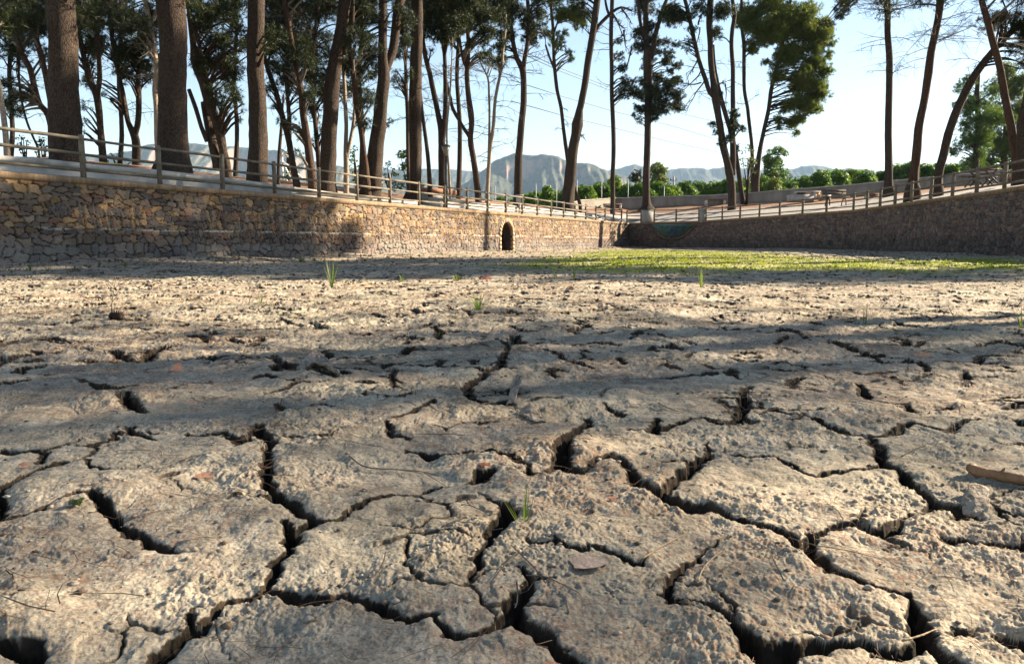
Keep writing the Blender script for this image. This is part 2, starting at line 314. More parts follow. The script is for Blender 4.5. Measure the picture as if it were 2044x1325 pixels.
# branches outside the frame so that the plates carry on to both sides
for k in range(46):
    side = -1 if k % 2 else 1
    x = side*rng.uniform(0.75, 3.2); y = rng.uniform(0.1, 3.2)
    if abs(x) < 0.72*y+0.1: continue
    a = rng.uniform(0, 6.28); pts = []
    for q in range(6):
        pts.append((x, y, rng.uniform(0.8, 3.2))); a += rng.uniform(-.9, .9); x += .11*math.cos(a); y += .11*math.sin(a)
    CR.append([('w',)+p for p in pts])
SEG = []
for line in CR:
    P = []
    for p in line:
        if p[0] == 'w': P.append((p[1], p[2], p[3]/100))
        else:
            g = on_ground(p[0], p[1]); P.append((g[0], g[1], p[2]/100))
    for a, b in zip(P[:-1], P[1:]):
        hx = abs(b[0]-a[0])/(math.hypot(b[0]-a[0], b[1]-a[1])+1e-9)       # cracks seen side on are the wide open ones
        dist = (a[1]+b[1])/2; k = (.74+.5*hx*hx)*(1+.26*max(0, min(dist, 6)-1.3))
        SEG.append(((a[0], a[1], a[2]*k), (b[0], b[1], b[2]*k)))
def low_relief(x, y):
    r = 0.014*fbm(x*1.7, y*1.7, 3) + 0.009*fbm(x*5.2+2, y*5.2, 3, .6) + 0.028*pnoise(x*0.45+3, y*0.45)
    r = r + 0.03*pnoise(x*0.16, y*0.16)*sstep(3, 12, y)
    d = seg_dist(x, y, LW0, LW1)
    for (a, _), (b, _2) in zip(RIGHT[:-1], RIGHT[1:]): d = np.minimum(d, seg_dist(x, y, a, b)*1.0)
    dl = seg_dist(x, y, LW0, LW1)
    r = r + 0.10*np.exp(-(dl/1.6)**2)*(1+0.8*pnoise(x*.5, y*.5))
    dr = np.minimum(seg_dist(x, y, P3, P4), np.minimum(seg_dist(x, y, P2, P3), seg_dist(x, y, P4, P6)))
    r = r + 0.13*np.exp(-(dr/4.0)**2)*(1+0.5*pnoise(x*.3+5, y*.3))
    return r
def gz(x, y): return float(low_relief(np.array([x], float), np.array([y], float))[0])

def build_ground():
    # rows: dense near the camera
    ys = [-8, -4, -2, -1, -.5, -.2]; y = 0.0
    while y < 60:
        ys.append(y)
        y += min(max(0.0022, 0.0016*max(y, .3)**1.75), 0.5) if y > 0.6 else 0.01
    ys = np.array(ys); n = len(ys)
    # columns: t in [-1,1], dense centre
    EO = np.array([.012, .035, .08, .16, .3, .55, 1.0])
    t = np.concatenate([-(2+EO[::-1]), np.linspace(-1.6, -1.02, 160), np.linspace(-1.0, 1.0, 1500), np.linspace(1.02, 1.6, 160), 2+EO])
    half = 0.80*np.maximum(ys, 0)+0.14
    half = np.minimum(half, 34)
    tc = np.clip(t, -1.6, 1.6); X = half[:,None]*tc[None]; eo = np.clip(np.abs(t)-2, 0, 1); X = X+np.sign(t)[None]*eo[None]*np.maximum(42-np.abs(X), 0)
    Yg = np.repeat(ys[:,None], len(t), 1)
    cell = half[:,None]*(2/1500.)*np.ones_like(X)
    print('ground', X.shape)
    z = low_relief(X, Yg)
    # plates: warped positions for ragged crack edges
    wx = 0.010*fbm(X*22, Yg*22, 3, .6)+0.0016*pnoise(X*110, Yg*110); wy = 0.010*fbm(X*22+40, Yg*22+7, 3, .6)+0.0016*pnoise(X*110+9, Yg*110+3)
    XX = X+wx; YY = Yg+wy
    sd = np.full(X.shape, -1.0)          # signed depth into crack
    wd = np.zeros(X.shape)
    for a, b in SEG:
        R = 0.10
        r0 = np.searchsorted(ys, min(a[1], b[1])-R-.02); r1 = np.searchsorted(ys, max(a[1], b[1])+R+.02)
        if r1 <= r0: continue
        xmin = min(a[0], b[0])-R-.02; xmax = max(a[0], b[0])+R+.02
        sub = (X[r0:r1] > xmin) & (X[r0:r1] < xmax)
        c = np.where(sub.any(0))[0]
        if not len(c): continue
        c0, c1 = c[0], c[-1]+1
        x = XX[r0:r1, c0:c1]; yv = YY[r0:r1, c0:c1]
        dx, dy = b[0]-a[0], b[1]-a[1]; L2 = dx*dx+dy*dy+1e-12
        tt = np.clip(((x-a[0])*dx+(yv-a[1])*dy)/L2, 0, 1)
        d = np.hypot(x-a[0]-tt*dx, yv-a[1]-tt*dy); w = (a[2]+(b[2]-a[2])*tt)*0.5
        s = w-d; old = sd[r0:r1, c0:c1]; up = s > old
        sd[r0:r1, c0:c1] = np.where(up, s, old); wd[r0:r1, c0:c1] = np.where(up, w, wd[r0:r1, c0:c1])
    # untraced small polygon cracks farther out and outside the frame
    cs = 0.42
    gx = (XX+0.06*fbm(X*2.5, Yg*2.5, 2))/cs; gy = (YY+0.06*fbm(X*2.5+8, Yg*2.5+3, 2))/cs
    ix = np.floor(gx).astype(np.int64); iy = np.floor(gy).astype(np.int64)
    f1 = np.full(X.shape, 9.); f2 = np.full(X.shape, 9.)
    for ox in (-1, 0, 1):
        for oy in (-1, 0, 1):
            hx = _P[_P[(ix+ox) & 255]+((iy+oy) & 255)]/255.; hy = _P[_P[(ix+ox+91) & 255]+((iy+oy+37) & 255)]/255.
            d = np.hypot(ix+ox+.15+.7*hx-gx, iy+oy+.15+.7*hy-gy)
            f2 = np.where(d < f1, f1, np.minimum(f2, d)); f1 = np.minimum(f1, d)
    edge = (f2-f1)*cs*0.5
    openw = 0.013*(1+.09*np.minimum(Yg, 12))*sstep(-0.02, 0.42, pnoise(X*1.9+31, Yg*1.9+5)+0.35*pnoise(X*5, Yg*5))
    inframe = (np.abs(X) < 0.70*Yg+.02) & (Yg > 0.85)
    openw = openw*np.where(inframe, sstep(2.2, 3.6, Yg)*(1-.5*sstep(10, 15, Yg)), 1.0)
    cs2 = .17; gx = (XX+0.03*fbm(X*6, Yg*6, 2))/cs2; gy = (YY+0.03*fbm(X*6+8, Yg*6+3, 2))/cs2*1.25
    ix = np.floor(gx).astype(np.int64); iy = np.floor(gy).astype(np.int64); f1 = np.full(X.shape, 9.); f2 = np.full(X.shape, 9.)
    for ox in (-1, 0, 1):
        for oy in (-1, 0, 1):
            hx = _P[_P[(ix+ox+11) & 255]+((iy+oy) & 255)]/255.; hy = _P[_P[(ix+ox+51) & 255]+((iy+oy+77) & 255)]/255.
            d = np.hypot(ix+ox+.1+.8*hx-gx, iy+oy+.1+.8*hy-gy); f2 = np.where(d < f1, f1, np.minimum(f2, d)); f1 = np.minimum(f1, d)
    e2 = (f2-f1)*cs2*.5; hair = (.0014+.0015*np.minimum(Yg, 9))*sstep(.14, .55, pnoise(X*3.3+71, Yg*3.3+15)+.3*pnoise(X*9, Yg*9))
    s3 = np.where(hair > .0008, hair-e2, -1.0); up = s3 > sd; sd = np.where(up, s3, sd); wd = np.where(up, hair, wd)
    s2 = np.where(openw > 0.0008, openw-edge, -1.0)
    up = s2 > sd; sd = np.where(up, s2, sd); wd = np.where(up, openw, wd)
    out = -sd                                   # distance outside the crack lip
    fine = sstep(0.02, 0.0, cell)
    # rounded lips, gentle dishing of each plate, granular crust
    near = np.clip(out, 0, 1)
    lip = 0.004*np.exp(-((near-0.035)/0.03)**2)*np.clip(wd/0.012, 0, 1.4) - 0.007*np.exp(-near/0.004)*np.clip(wd/0.01, 0, 1.3)
    z = z + lip
    crust = 0.0034*fbm(X*26, Yg*26, 3, .55)+ 0.0026*np.abs(pnoise(X*70, Yg*70))*sstep(.02, .006, cell) + 0.0017*pnoise(X*160, Yg*160)*sstep(.006, .002, cell)
    crust = crust + (0.005+.006*sstep(1.5, 3.5, Yg)*(1-.7*sstep(6, 9, Yg)))*np.abs(fbm(X*9+4, Yg*9, 4, .6)) + 0.0013*pnoise(X*300, Yg*300)*sstep(.003, .0012, cell) + 0.010*sstep(.1, .7, pnoise(X*3.1+7, Yg*4.5))*sstep(2, 4, Yg)*(1-.7*sstep(6, 9, Yg))
    crust = crust + 0.003*sstep(0.25, 0.75, pnoise(X*34+3, Yg*34))*sstep(.01, .004, cell) - 0.004*sstep(.38, .8, pnoise(X*45+13, Yg*45+7))*sstep(.008, .003, cell)
    smooth_ = .42+.75*sstep(-.35, .45, fbm(X*2.6+9, Yg*2.6, 4, .6)); crust = crust*(smooth_+(1-smooth_)*sstep(2, 4, Yg))
    z = z + crust
    led = .0035+.0045*np.clip(fbm(X*38, Yg*38, 3, .6)+.3, 0, 1.2); depth = np.minimum(0.035+2.2*wd, 0.10)*(.42*sstep(-0.0005, 0.0026, sd)+.58*sstep(led, led+.004, sd))*(0.8+0.35*pnoise(X*18, Yg*18)) + .006*pnoise(X*60, Yg*60)*sstep(0, .004, sd)
    z = z - depth
    dy_ = np.minimum(np.gradient(ys)[:,None], .010); cr = sstep(-.0012-dy_*1.25, -.0004-dy_*.8, sd)*sstep(.001, .004, wd)  # mask for the painted crack shade, spread slightly onto the lips
    # grass / algae mask
    al = sstep(11.5, 14.5, Yg + 1.6*pnoise(X*.5, Yg*.4) - 2.0*sstep(2, -2, X))*(1-sstep(40, 50, Yg-(X-4)*.2))
    lim = 1.5 - (Yg-22)*0.02 + 2*pnoise(X*.35+9, Yg*.3)
    al = al*sstep(-1.6, 1.6, X + 1.2*pnoise(X*2, Yg*2) + .6 - (Yg-14)*0.20)
    dr = np.minimum(seg_dist(X, Yg, P3, P4), np.minimum(seg_dist(X, Yg, P2, P3), seg_dist(X, Yg, CORNER, P2)))
    al = al*sstep(3.5, 7.5, dr+1.2*pnoise(X*.4, Yg*.4))
    al = al*(0.55+0.45*sstep(-.3, .3, fbm(X*1.3, Yg*.8, 3)))
    V = np.stack([X, Yg, z], -1).reshape(-1, 3)
    m, k = X.shape; i = np.arange(m-1)[:,None]*k; j = np.arange(k-1)[None]
    Q = np.stack([i+j, i+j+1, i+k+j+1, i+k+j], -1).reshape(-1, 4)
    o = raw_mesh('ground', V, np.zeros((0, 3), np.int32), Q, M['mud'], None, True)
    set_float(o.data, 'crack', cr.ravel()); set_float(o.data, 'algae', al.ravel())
    tag(o, 'dry cracked grey mud floor of the empty basin', 'ground', None, 'structure')
    return X, Yg, al
def mud_mat():
    m, nt, out = mat_new('cracked_mud'); s = NT(nt); p = s.pos()
    n1 = s.noise(p, 2.3, 6, 0.6); n2 = s.noise(p, 14, 6, 0.65); n3 = s.noise(p, 95, 5, 0.7); n4 = s.noise(p, 260, 3, 0.6)
    base = s.ramp(s.math('ADD', s.math('MULTIPLY', n1, .55), s.math('MULTIPLY', n2, .45)), [(0.34, (0.155, 0.13, 0.10)), (0.44, (0.26, 0.222, 0.17)), (0.55, (0.40, 0.342, 0.258)), (0.66, (0.58, 0.50, 0.375))])
    g = s.noise(s.pos((1, 1, 1)), 1.1, 5, .6, .4)
    base = s.mix(s.ramp(g, [(0.5, (0, 0, 0)), (0.62, (.5, .5, .5))]), base, (0.22, 0.205, 0.165))
    sp = s.ramp(s.math('ADD', s.math('MULTIPLY', n3, .65), s.math('MULTIPLY', n4, .35)), [(0.37, (0.42, 0.39, 0.36)), (0.46, (0.82, 0.81, 0.80)), (0.54, (1.04, 1.03, 1.01)), (0.64, (1.38, 1.36, 1.32))])
    col = s.mix(1.0, base, sp, 'MULTIPLY')
    lit = s.noise(p, 0.9, 4, .6); lf = s.noise(s.pos((1, 1, 1)), 48, 5, .75, 1.5)
    lm = s.math('MULTIPLY', s.math('MULTIPLY', s.math('SUBTRACT', lit, .44), 8, True), s.math('MULTIPLY', s.math('SUBTRACT', lf, .5), 10, True), True)
    col = s.mix(s.math('MULTIPLY', lm, .85), col, (0.26, 0.13, 0.075))
    pk = s.noise(p, 5.5, 3, .6)
    dk = s.noise(p, .55, 5, .65, .5); col = s.mix(s.ramp(dk, [(0.44, (0, 0, 0)), (0.62, (.55, .55, .55))]), col, s.mix(1.0, col, (.66, .66, .60), 'MULTIPLY'))
    col = s.mix(s.ramp(pk, [(0.58, (0, 0, 0)), (0.74, (.4, .4, .4))]), col, (0.42, 0.30, 0.20))
    col = s.mix(s.math('MULTIPLY', s.attr('crack', 'Fac'), .97), col, s.ramp(n2, [(.4, (0.012, 0.009, 0.006)), (.62, (0.05, 0.034, 0.023))]))  # crack shade painted in near black, over the brown of damp clay
    ga = s.ramp(s.noise(p, 3.0, 5, .7), [(0.35, (0.12, 0.13, 0.025)), (0.6, (0.3, 0.3, 0.04))])
    col = s.mix(s.math('MULTIPLY', s.attr('algae', 'Fac'), 1.0, True), col, ga)
    h = s.math('ADD', s.math('MULTIPLY', n3, .7), s.math('MULTIPLY', n4, .3))
    nb = s.bump(h, 0.004, 0.6); nb = s.bump(n2, 0.008, 0.4, nb)
    s.bsdf(out, col, 0.95, nb, 0.12); return m
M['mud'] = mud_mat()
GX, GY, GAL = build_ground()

# ------------------------------------------------------------------ rubble walls
def stone_mat():
    m, nt, out = mat_new('rubble_stone'); s = NT(nt); p = s.pos()
    t = s.attr('tint'); n = s.noise(p, 22, 6, .65); n2 = s.noise(p, 90, 4, .6)
    k = s.ramp(s.math('ADD', s.math('MULTIPLY', n, .6), s.math('MULTIPLY', n2, .4)), [(0.34, (0.62, 0.6, 0.58)), (0.5, (1, 1, 1)), (0.66, (1.35, 1.32, 1.26))])
    col = s.mix(1.0, t, k, 'MULTIPLY')
    s.bsdf(out, col, 0.9, s.bump(s.math('ADD', n, s.math('MULTIPLY', n2, .4)), 0.012, 0.9), 0.2); return m
M['stone'] = stone_mat()
M['tunnel'] = simple_mat('dark_tunnel_stone', (0.03, 0.022, 0.017), (0.09, 0.06, 0.045), 5, .9, .02, 14)  # dark brown stone for the tunnel and the wall core
def coping_mat():
    m, nt, out = mat_new('brick_coping'); s = NT(nt); tc = s.attr('along', 'Fac')
    w = s.math('FRACT', s.math('MULTIPLY', tc, 1/0.065)); joint = s.math('LESS_THAN', w, 0.2)
    cell = s.math('FLOOR', s.math('MULTIPLY', tc, 1/0.065)); wn_ = s.node('ShaderNodeTexWhiteNoise', noise_dimensions='1D'); s.link(cell, wn_.inputs['W'])
    col = s.ramp(wn_.outputs['Value'], [(0, (0.20, 0.125, 0.065)), (0.5, (0.28, 0.175, 0.09)), (1, (0.34, 0.225, 0.13))])
    n = s.noise(s.pos(), 9, 5); col = s.mix(s.ramp(n, [(0.45, (0, 0, 0)), (0.7, (.7, .7, .7))]), col, (0.25, 0.19, 0.13))
    col = s.mix(s.math('MULTIPLY', joint, .8), col, (0.22, 0.18, 0.14))
    h = s.math('SUBTRACT', s.noise(s.pos(), 60, 4), s.math('MULTIPLY', joint, 1.5))
    s.bsdf(out, col, 0.9, s.bump(h, 0.006, .8), .2); return m
M['coping'] = coping_mat()
def rubble(name_parent, a, b, ha, hb, s0, mode, seed, hole=None, dsf=1.0, bottom=-0.35):
    """one straight stretch of stone facing from plan point a to b; the normal points into the basin"""
    r = np.random.default_rng(seed)
    d = b-a; L = np.hypot(*d); d = d/L; nrm = np.array([d[1], -d[0]])
    mid = (a+b)/2
    if np.dot(nrm, np.array([2., 20.])-mid) < 0: nrm = -nrm
    ss = [0.0]
    while ss[-1] < L:
        p = a+d*ss[-1]; dist = max(np.hypot(*p), 8.)
        ss.append(ss[-1]+dsf*max(0.017, 0.0011*dist))
    ss = np.array(ss); ss[-1] = L
    H = max(ha, hb); rows = np.arange(bottom, H+0.001, 0.018*max(1, dsf*.9)); rows = (rows-bottom)/(rows[-1]-bottom)
    S = np.repeat(ss[:,None], len(rows), 1); top = ha+(hb-ha)*S/L; Hh = bottom+(top-bottom)*rows[None]
    # stone seeds of three kinds
    seeds = []
    def grid(cw, ch, tilt, kind, jit=.32):
        nx = int(L/cw)+3; ny = int((H+.6)/ch)+2
        for iy in range(ny):
            off = r.random()*cw
            for ix in range(-1, nx):
                x = ix*cw+off+r.uniform(-jit, jit)*cw; y = bottom+(iy+.5)*ch+r.uniform(-jit, jit)*ch*.7
                seeds.append((x, y, cw*r.uniform(.6, 1.45), ch*r.uniform(.65, 1.35), tilt+r.uniform(-.28, .28), kind))
    if mode == 'left':
        grid(.25, .115, 0, 0); grid(.085, .235, .25, 1); grid(.23, .2, 0, 2, .42); grid(.30, .17, 0, 3, .2)
    else:
        grid(.23, .10, 0, 0); grid(.11, .2, .5, 1); grid(.2, .18, 0, 2, .42); grid(.28, .14, 0, 3, .25)
    sd_ = np.array(seeds)
    def kindof(x, y, Ht):
        nz = pnoise(x*.55+seed, y*.9+3)
        k = np.where(y > Ht-.23, 3, np.where(y < .62+.12*pnoise(x*.8, y*0+seed), 2, np.where((nz > -.15) & (y < Ht-.45), 1, 0)))
        return k
    Ht = ha+(hb-ha)*np.clip(sd_[:,0], 0, L)/L
    keep = kindof(sd_[:,0], sd_[:,1], Ht) == sd_[:,5]; sd_ = sd_[keep]
    N = len(sd_); order = np.argsort(sd_[:,0]); sd_ = sd_[order]
    cw_ = 0.02; wx = S+cw_*pnoise(S*9, Hh*9+seed)+.008*pnoise(S*35, Hh*35); wy = Hh+cw_*pnoise(S*9+50, Hh*9)+.008*pnoise(S*35+7, Hh*35)
    F1 = np.full(S.shape, 9.); F2 = np.full(S.shape, 9.); I1 = np.zeros(S.shape, int)
    for c0 in range(0, len(ss), 24):
        c1 = min(c0+24, len(ss)); lo = np.searchsorted(sd_[:,0], ss[c0]-.42); hi = np.searchsorted(sd_[:,0], ss[c1-1]+.42)
        q = sd_[lo:hi]
        if len(q) < 3: continue
        dx = wx[c0:c1,:,None]-q[:,0]; dy = wy[c0:c1,:,None]-q[:,1]; cs, sn = np.cos(q[:,4]), np.sin(q[:,4])
        u = np.abs(dx*cs+dy*sn)/q[:,2]; v = np.abs(-dx*sn+dy*cs)/q[:,3]
        D = (u**3.6+v**3.6)**(1/3.6)
        i2 = np.argpartition(D, 1, axis=2)[:,:,:2]; dd = np.take_along_axis(D, i2, 2)
        o = np.argsort(dd, axis=2); dd = np.take_along_axis(dd, o, 2); i2 = np.take_along_axis(i2, o, 2)
        F1[c0:c1] = dd[:,:,0]; F2[c0:c1] = dd[:,:,1]; I1[c0:c1] = i2[:,:,0]+lo
    e = F2-F1
    offs = r.uniform(0, .03, N); tx = r.uniform(-.10, .10, N); ty = r.uniform(-.12, .12, N)
    face = sstep(.012, .085, e)
    cx = wx-sd_[I1, 0]; cy = wy-sd_[I1, 1]
    disp = -0.075*(1-face) + face*(offs[I1]+tx[I1]*cx+ty[I1]*cy) + .004*pnoise(S*40, Hh*40)*face
    # intrinsic stone colours: ochre above the old waterline, grey and purple brown below it
    y_ = sd_[:,1]; k = r.random(N); tone = r.uniform(.72, 1.3, N)
    och = np.array([[.27,.185,.115],[.33,.22,.12],[.21,.16,.115],[.18,.14,.11],[.36,.23,.115],[.26,.145,.095],[.15,.125,.105],[.27,.21,.15],[.17,.13,.10],[.20,.15,.11]])
    gry = np.array([[.165,.14,.125],[.13,.115,.105],[.19,.155,.13],[.20,.15,.13],[.15,.135,.12]])
    pur = np.array([[.19,.125,.105],[.165,.12,.11],[.22,.155,.12],[.15,.125,.11],[.13,.10,.095]])
    if mode == 'left':
        up = och[r.integers(0, len(och), N)]; mid_ = (.5*pur[r.integers(0, 5, N)]+.5*och[r.integers(0, len(och), N)])*.9; lo_ = gry[r.integers(0, 5, N)]*1.05
    else:
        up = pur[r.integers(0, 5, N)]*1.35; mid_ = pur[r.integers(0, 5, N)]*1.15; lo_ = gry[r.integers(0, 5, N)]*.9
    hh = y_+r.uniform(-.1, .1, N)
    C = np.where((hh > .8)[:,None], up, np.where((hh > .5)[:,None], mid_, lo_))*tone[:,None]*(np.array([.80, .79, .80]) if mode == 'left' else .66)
    if mode == 'left':
        wlim = (sd_[:,0] > 3)[:,None]*sstep(.95, .7, y_)[:,None]; C = C*(1+0*wlim)
    col = C[I1]*np.where(face < .5, .22+.3*face, 1.0)[:,:,None]
    if mode == 'left':   # lime line left by the old water level
        ln = np.exp(-((Hh-.80-.012*pnoise(S*2, S*0))/.024)**2)*sstep(-.35, .25, fbm(S*.9, Hh*6, 3))*sstep(0, .6, face)
        col = col*(1-ln[:,:,None]*.85)+np.array([.62,.56,.48])*ln[:,:,None]*.85
        # pale dried film over the lower stones
        film = sstep(.75, .55, Hh)*.25*sstep(-.2, .5, fbm(S*.4+4, Hh, 3))
        col = col*(1-film[:,:,None])+np.array([.36,.32,.26])*film[:,:,None]
    X = a[0]+d[0]*S+nrm[0]*disp; Y = a[1]+d[1]*S+nrm[1]*disp
    V = np.stack([X, Y, Hh], -1).reshape(-1, 3)
    m, kk = S.shape; i = np.arange(m-1)[:,None]*kk; j = np.arange(kk-1)[None]
    Q = np.stack([i+j, i+j+1, i+kk+j+1, i+kk+j], -1)
    if hole is not None:
        sc = (S[:-1,:-1]+S[1:,:-1])/2; hc = (Hh[:-1,:-1]+Hh[:-1,1:])/2
        Q = Q[~hole(sc, hc)]
    Q = Q.reshape(-1, 4)
    nv = np.cross(V[Q[0,1]]-V[Q[0,0]], V[Q[0,3]]-V[Q[0,0]])
    if np.dot(nv[:2], nrm) < 0: Q = Q[:,::-1]
    o = raw_mesh('stone_face', V, np.zeros((0, 3), np.int32), Q, M['stone'], name_parent, False)
    set_col(o.data, 'tint', col.reshape(-1, 3))
    mb = MB(); n3 = np.array([nrm[0], nrm[1]]); e0 = a-d*.05; e1 = b+d*.05      # rubble core behind the facing
    segs = [(0, L)] if hole is None else [(0, AS-AW-.02), (AS+AW+.02, L)]
    for s0_, s1_ in segs:
        q = [a+d*(s0_-(.08 if s0_ == 0 else 0))-n3*.085, a+d*(s1_+(.08 if s1_ == L else 0))-n3*.085]; q2 = [q[0]-n3*.5, q[1]-n3*.5]; h0 = ha+(hb-ha)*s0_/L-.01; h1 = ha+(hb-ha)*s1_/L-.01
        mb.add([(*q[0], bottom), (*q[1], bottom), (*q2[1], bottom), (*q2[0], bottom), (*q[0], h0), (*q[1], h1), (*q2[1], h1), (*q2[0], h0)], quads=[[0, 1, 5, 4], [1, 2, 6, 5], [2, 3, 7, 6], [3, 0, 4, 7], [4, 5, 6, 7]])
    mb.build('core', M['tunnel'], name_parent); return o
def coping(parent, pts, tops, s0=0.0, w=.34, h=.13):
    """brick on edge coping following plan points, front edge 4 cm proud of the stones"""
    mb = MB(); al = []; s = s0; pts = [np.array(p, float) for p in pts]
    P = []; n_ = len(pts)
    for i in range(n_):
        dd = pts[min(i+1, n_-1)]-pts[max(i-1, 0)]; dd = dd/np.hypot(*dd); nn = np.array([dd[1], -dd[0]])
        if np.dot(nn, np.array([2., 20.])-pts[i]) < 0: nn = -nn
        P.append((pts[i], nn))
    prof = [(.05, 0), (.05, h-.02), (.035, h), (-w, h), (-w, -.02)]
    V = []
    for i, (p, nn) in enumerate(P):
        if i: s += np.hypot(*(pts[i]-pts[i-1]))
        for (o_, z_) in prof: V.append((p[0]+nn[0]*o_, p[1]+nn[1]*o_, tops[i]+z_)); al.append(s)
    k = len(prof); Q = []
    for i in range(n_-1):
        for j in range(k): Q.append([i*k+j, i*k+(j+1) % k, (i+1)*k+(j+1) % k, (i+1)*k+j])
    mb.add(V, quads=Q); return mb.build('coping', M['coping'], parent, attrs={'along': np.array(al)})
lw = empty('stone_wall', (LW0[0], LW0[1], 0)); tag(lw, 'long ochre rubble stone basin wall with dark arched opening on the left', 'wall')
Lfull = np.hypot(*(LW1-LW0)); dL = (LW1-LW0)/Lfull; nL = np.array([dL[1], -dL[0]])
pa = left_wall_pt(36.45); AS = np.hypot(*(pa-LW0)); AW = .70; ASP = .82; ATOP = 1.50
def arch_hole(s, h):
    u = (s-AS)/AW; return (np.abs(u) < 1) & (h < ASP+(ATOP-ASP)*np.sqrt(np.clip(1-u*u, 0, 1)))
rubble(lw, LW0, LW1, 1.78, 1.78, 0, 'left', 3, hole=arch_hole)
nseg = 40; coping(lw, [LW0+dL*Lfull*i/nseg for i in range(nseg+1)], [1.78]*(nseg+1))
# tunnel behind the arch and its ring of rough voussoirs
th = np.linspace(-math.pi/2-.0, math.pi/2, 13)
prof = [(-AW-.03, -.3), (-AW-.03, ASP)] + [(math.sin(t_)*(AW+.03), ASP+(ATOP-ASP+.03)*math.cos(t_)) for t_ in th[1:-1]] + [(AW+.03, ASP), (AW+.03, -.3)]
tm = MB(); V = []
for dep in (.045, -3.2):
    for u, h in prof: p = LW0+dL*(AS+u)+nL*dep*(1 if dep < 0 else -1); V.append((p[0], p[1], h))
k = len(prof); Q = [[i, i+1, k+i+1, k+i] for i in range(k-1)]; tm.add(V, quads=Q)
p0 = [k+i for i in range(k)]; tm.add([V[i] for i in p0], tris=[[0, i, i+1] for i in range(1, k-1)])
M['tunnel'] = simple_mat('dark_tunnel_stone', (0.03, 0.022, 0.017), (0.09, 0.06, 0.045), 5, .9, .02, 14)
tm.build('tunnel', M['tunnel'], lw)
rg = MB()
ringpts = [(-AW-.06, .05+.2*i, 0) for i in range(4)] + [(math.sin(t_)*(AW+.06), ASP+(ATOP-ASP+.06)*math.cos(t_), t_) for t_ in np.linspace(-1.45, 1.45, 13)] + [(AW+.06, .65-.2*i, 0) for i in range(4)]
for (u, h, ang) in ringpts:
    c_ = LW0+dL*(AS+u)+nL*(.015+.012*random.random()); w_, l_ = .135+.03*random.random(), .19
    ca, sa = math.cos(ang), math.sin(ang)
    loc = [(-w_/2*1, -l_/2), (w_/2, -l_/2), (w_/2*1.12, l_/2), (-w_/2*1.1, l_/2)] if abs(ang) > 0 else [(-l_/2, -w_/2*1.2), (l_/2, -w_/2*1.2), (l_/2, w_/2*1.2), (-l_/2, w_/2*1.2)]
    vv = []
    for dep in (.03, -.12):
        for (x_, y_) in loc:
            uu = x_*ca+y_*sa; hh_ = -x_*sa+y_*ca; q = c_+dL*uu+nL*dep; vv.append((q[0], q[1], h+hh_))
    tn = random.uniform(.8, 1.3); cc = random.choice([(.33,.24,.16), (.27,.2,.14), (.38,.25,.16)])
    rg.add(vv, quads=[[0,1,2,3],[4,7,6,5],[0,4,5,1],[1,5,6,2],[2,6,7,3],[3,7,4,0]], col=[c*tn for c in cc])
rg.build('arch_ring', M['stone'], lw)

rw = empty('stone_wall', (CORNER[0], CORNER[1], 0)); tag(rw, 'dark shaded rubble stone wall closing the far end of the basin, behind the green grass', 'wall')
PP = [r_[0] for r_ in RIGHT]; HH = [r_[1]-.12 for r_ in RIGHT]
rubble(rw, PP[0], PP[1], HH[0], HH[1], 0, 'right', 21, dsf=1.1)
rubble(rw, PP[1], PP[2], HH[1], HH[2], 0, 'right', 22, dsf=1.1)
coping(rw, PP[0:3], HH[0:3])
rw2 = empty('stone_wall', (PP[2][0], PP[2][1], 0)); tag(rw2, 'dark rubble stone basin wall curving towards the viewer on the right', 'wall')
for i in range(2, 7): rubble(rw2, PP[i], PP[i+1], HH[i], HH[i+1], 0, 'right', 23+i, dsf=1.1 if i < 5 else 2.5)
coping(rw2, PP[2:], HH[2:])
# ------------------------------------------------------------------ terrace ground above the walls
def interp(x, tab): return float(np.interp(x, [t[0] for t in tab], [t[1] for t in tab]))
BACKL = [(0,318,24),(140,320,24.5),(300,335,26),(450,350,29),(650,370,33),(800,388,38),(1000,402,46),(1150,418,60)]
BACKR = [(1253,415,65),(1404,408,62),(1550,402,58.5),(1697,392,54),(1850,377,49),(1989,366,44),(2044,362,42)]
BK = BACKL+BACKR
def yf(px):                      # depth of the wall top under photo column px
    if px <= 1253: return KL/(1700-px)
    tab = [(1253,56.2),(1404,50.1),(1697,36.5),(1989,23.0),(2044,21.5)]
    for (a, ya), (b, yb) in zip(tab[:-1], tab[1:]):
        if px <= b or b == 2044:
            # straight in plan
            ia, ib = 1/ya, 1/yb; t = (px-a)/(b-a); return 1/(ia+(ib-ia)*t)
def hf(px):
    if px <= 1253: return 1.90
    tab = [(1253,1.9),(1404,HH[1]+.13),(1697,HH[2]+.13),(1989,HH[3]+.13),(2044,HH[4]+.13)]; return interp(px, tab)
def yb(px): return interp(px, [(b[0], b[2]) for b in BK])
def hb(px): Y = yb(px); return hz(interp(px, [(b[0], b[1]) for b in BK]), Y)
def terr(px, Y):
    a, b = yf(px), yb(px); t = min(max((Y-a)/(b-a), 0), 1); return hf(px)+(hb(px)-hf(px))*t
cols_ = []
def colpt(px, Y, h): return np.array([(px-CX)*Y/F, Y, h])
cols_.append((np.array([-14.5, 3., 1.9]), np.array([-27., 6., 2.9]))); cols_.append((np.array([LW0[0], LW0[1], 1.9]), np.array([-24., 14., 2.9])))
for px in list(range(-250, 1253, 40))+[1253]: cols_.append((colpt(px, yf(px), hf(px)), colpt(px, yb(max(px, 0)), hb(max(px, 0)))))
for px in list(range(1280, 2044, 30))+[2044]: cols_.append((colpt(px, yf(px), hf(px)), colpt(px, yb(px), hb(px))))
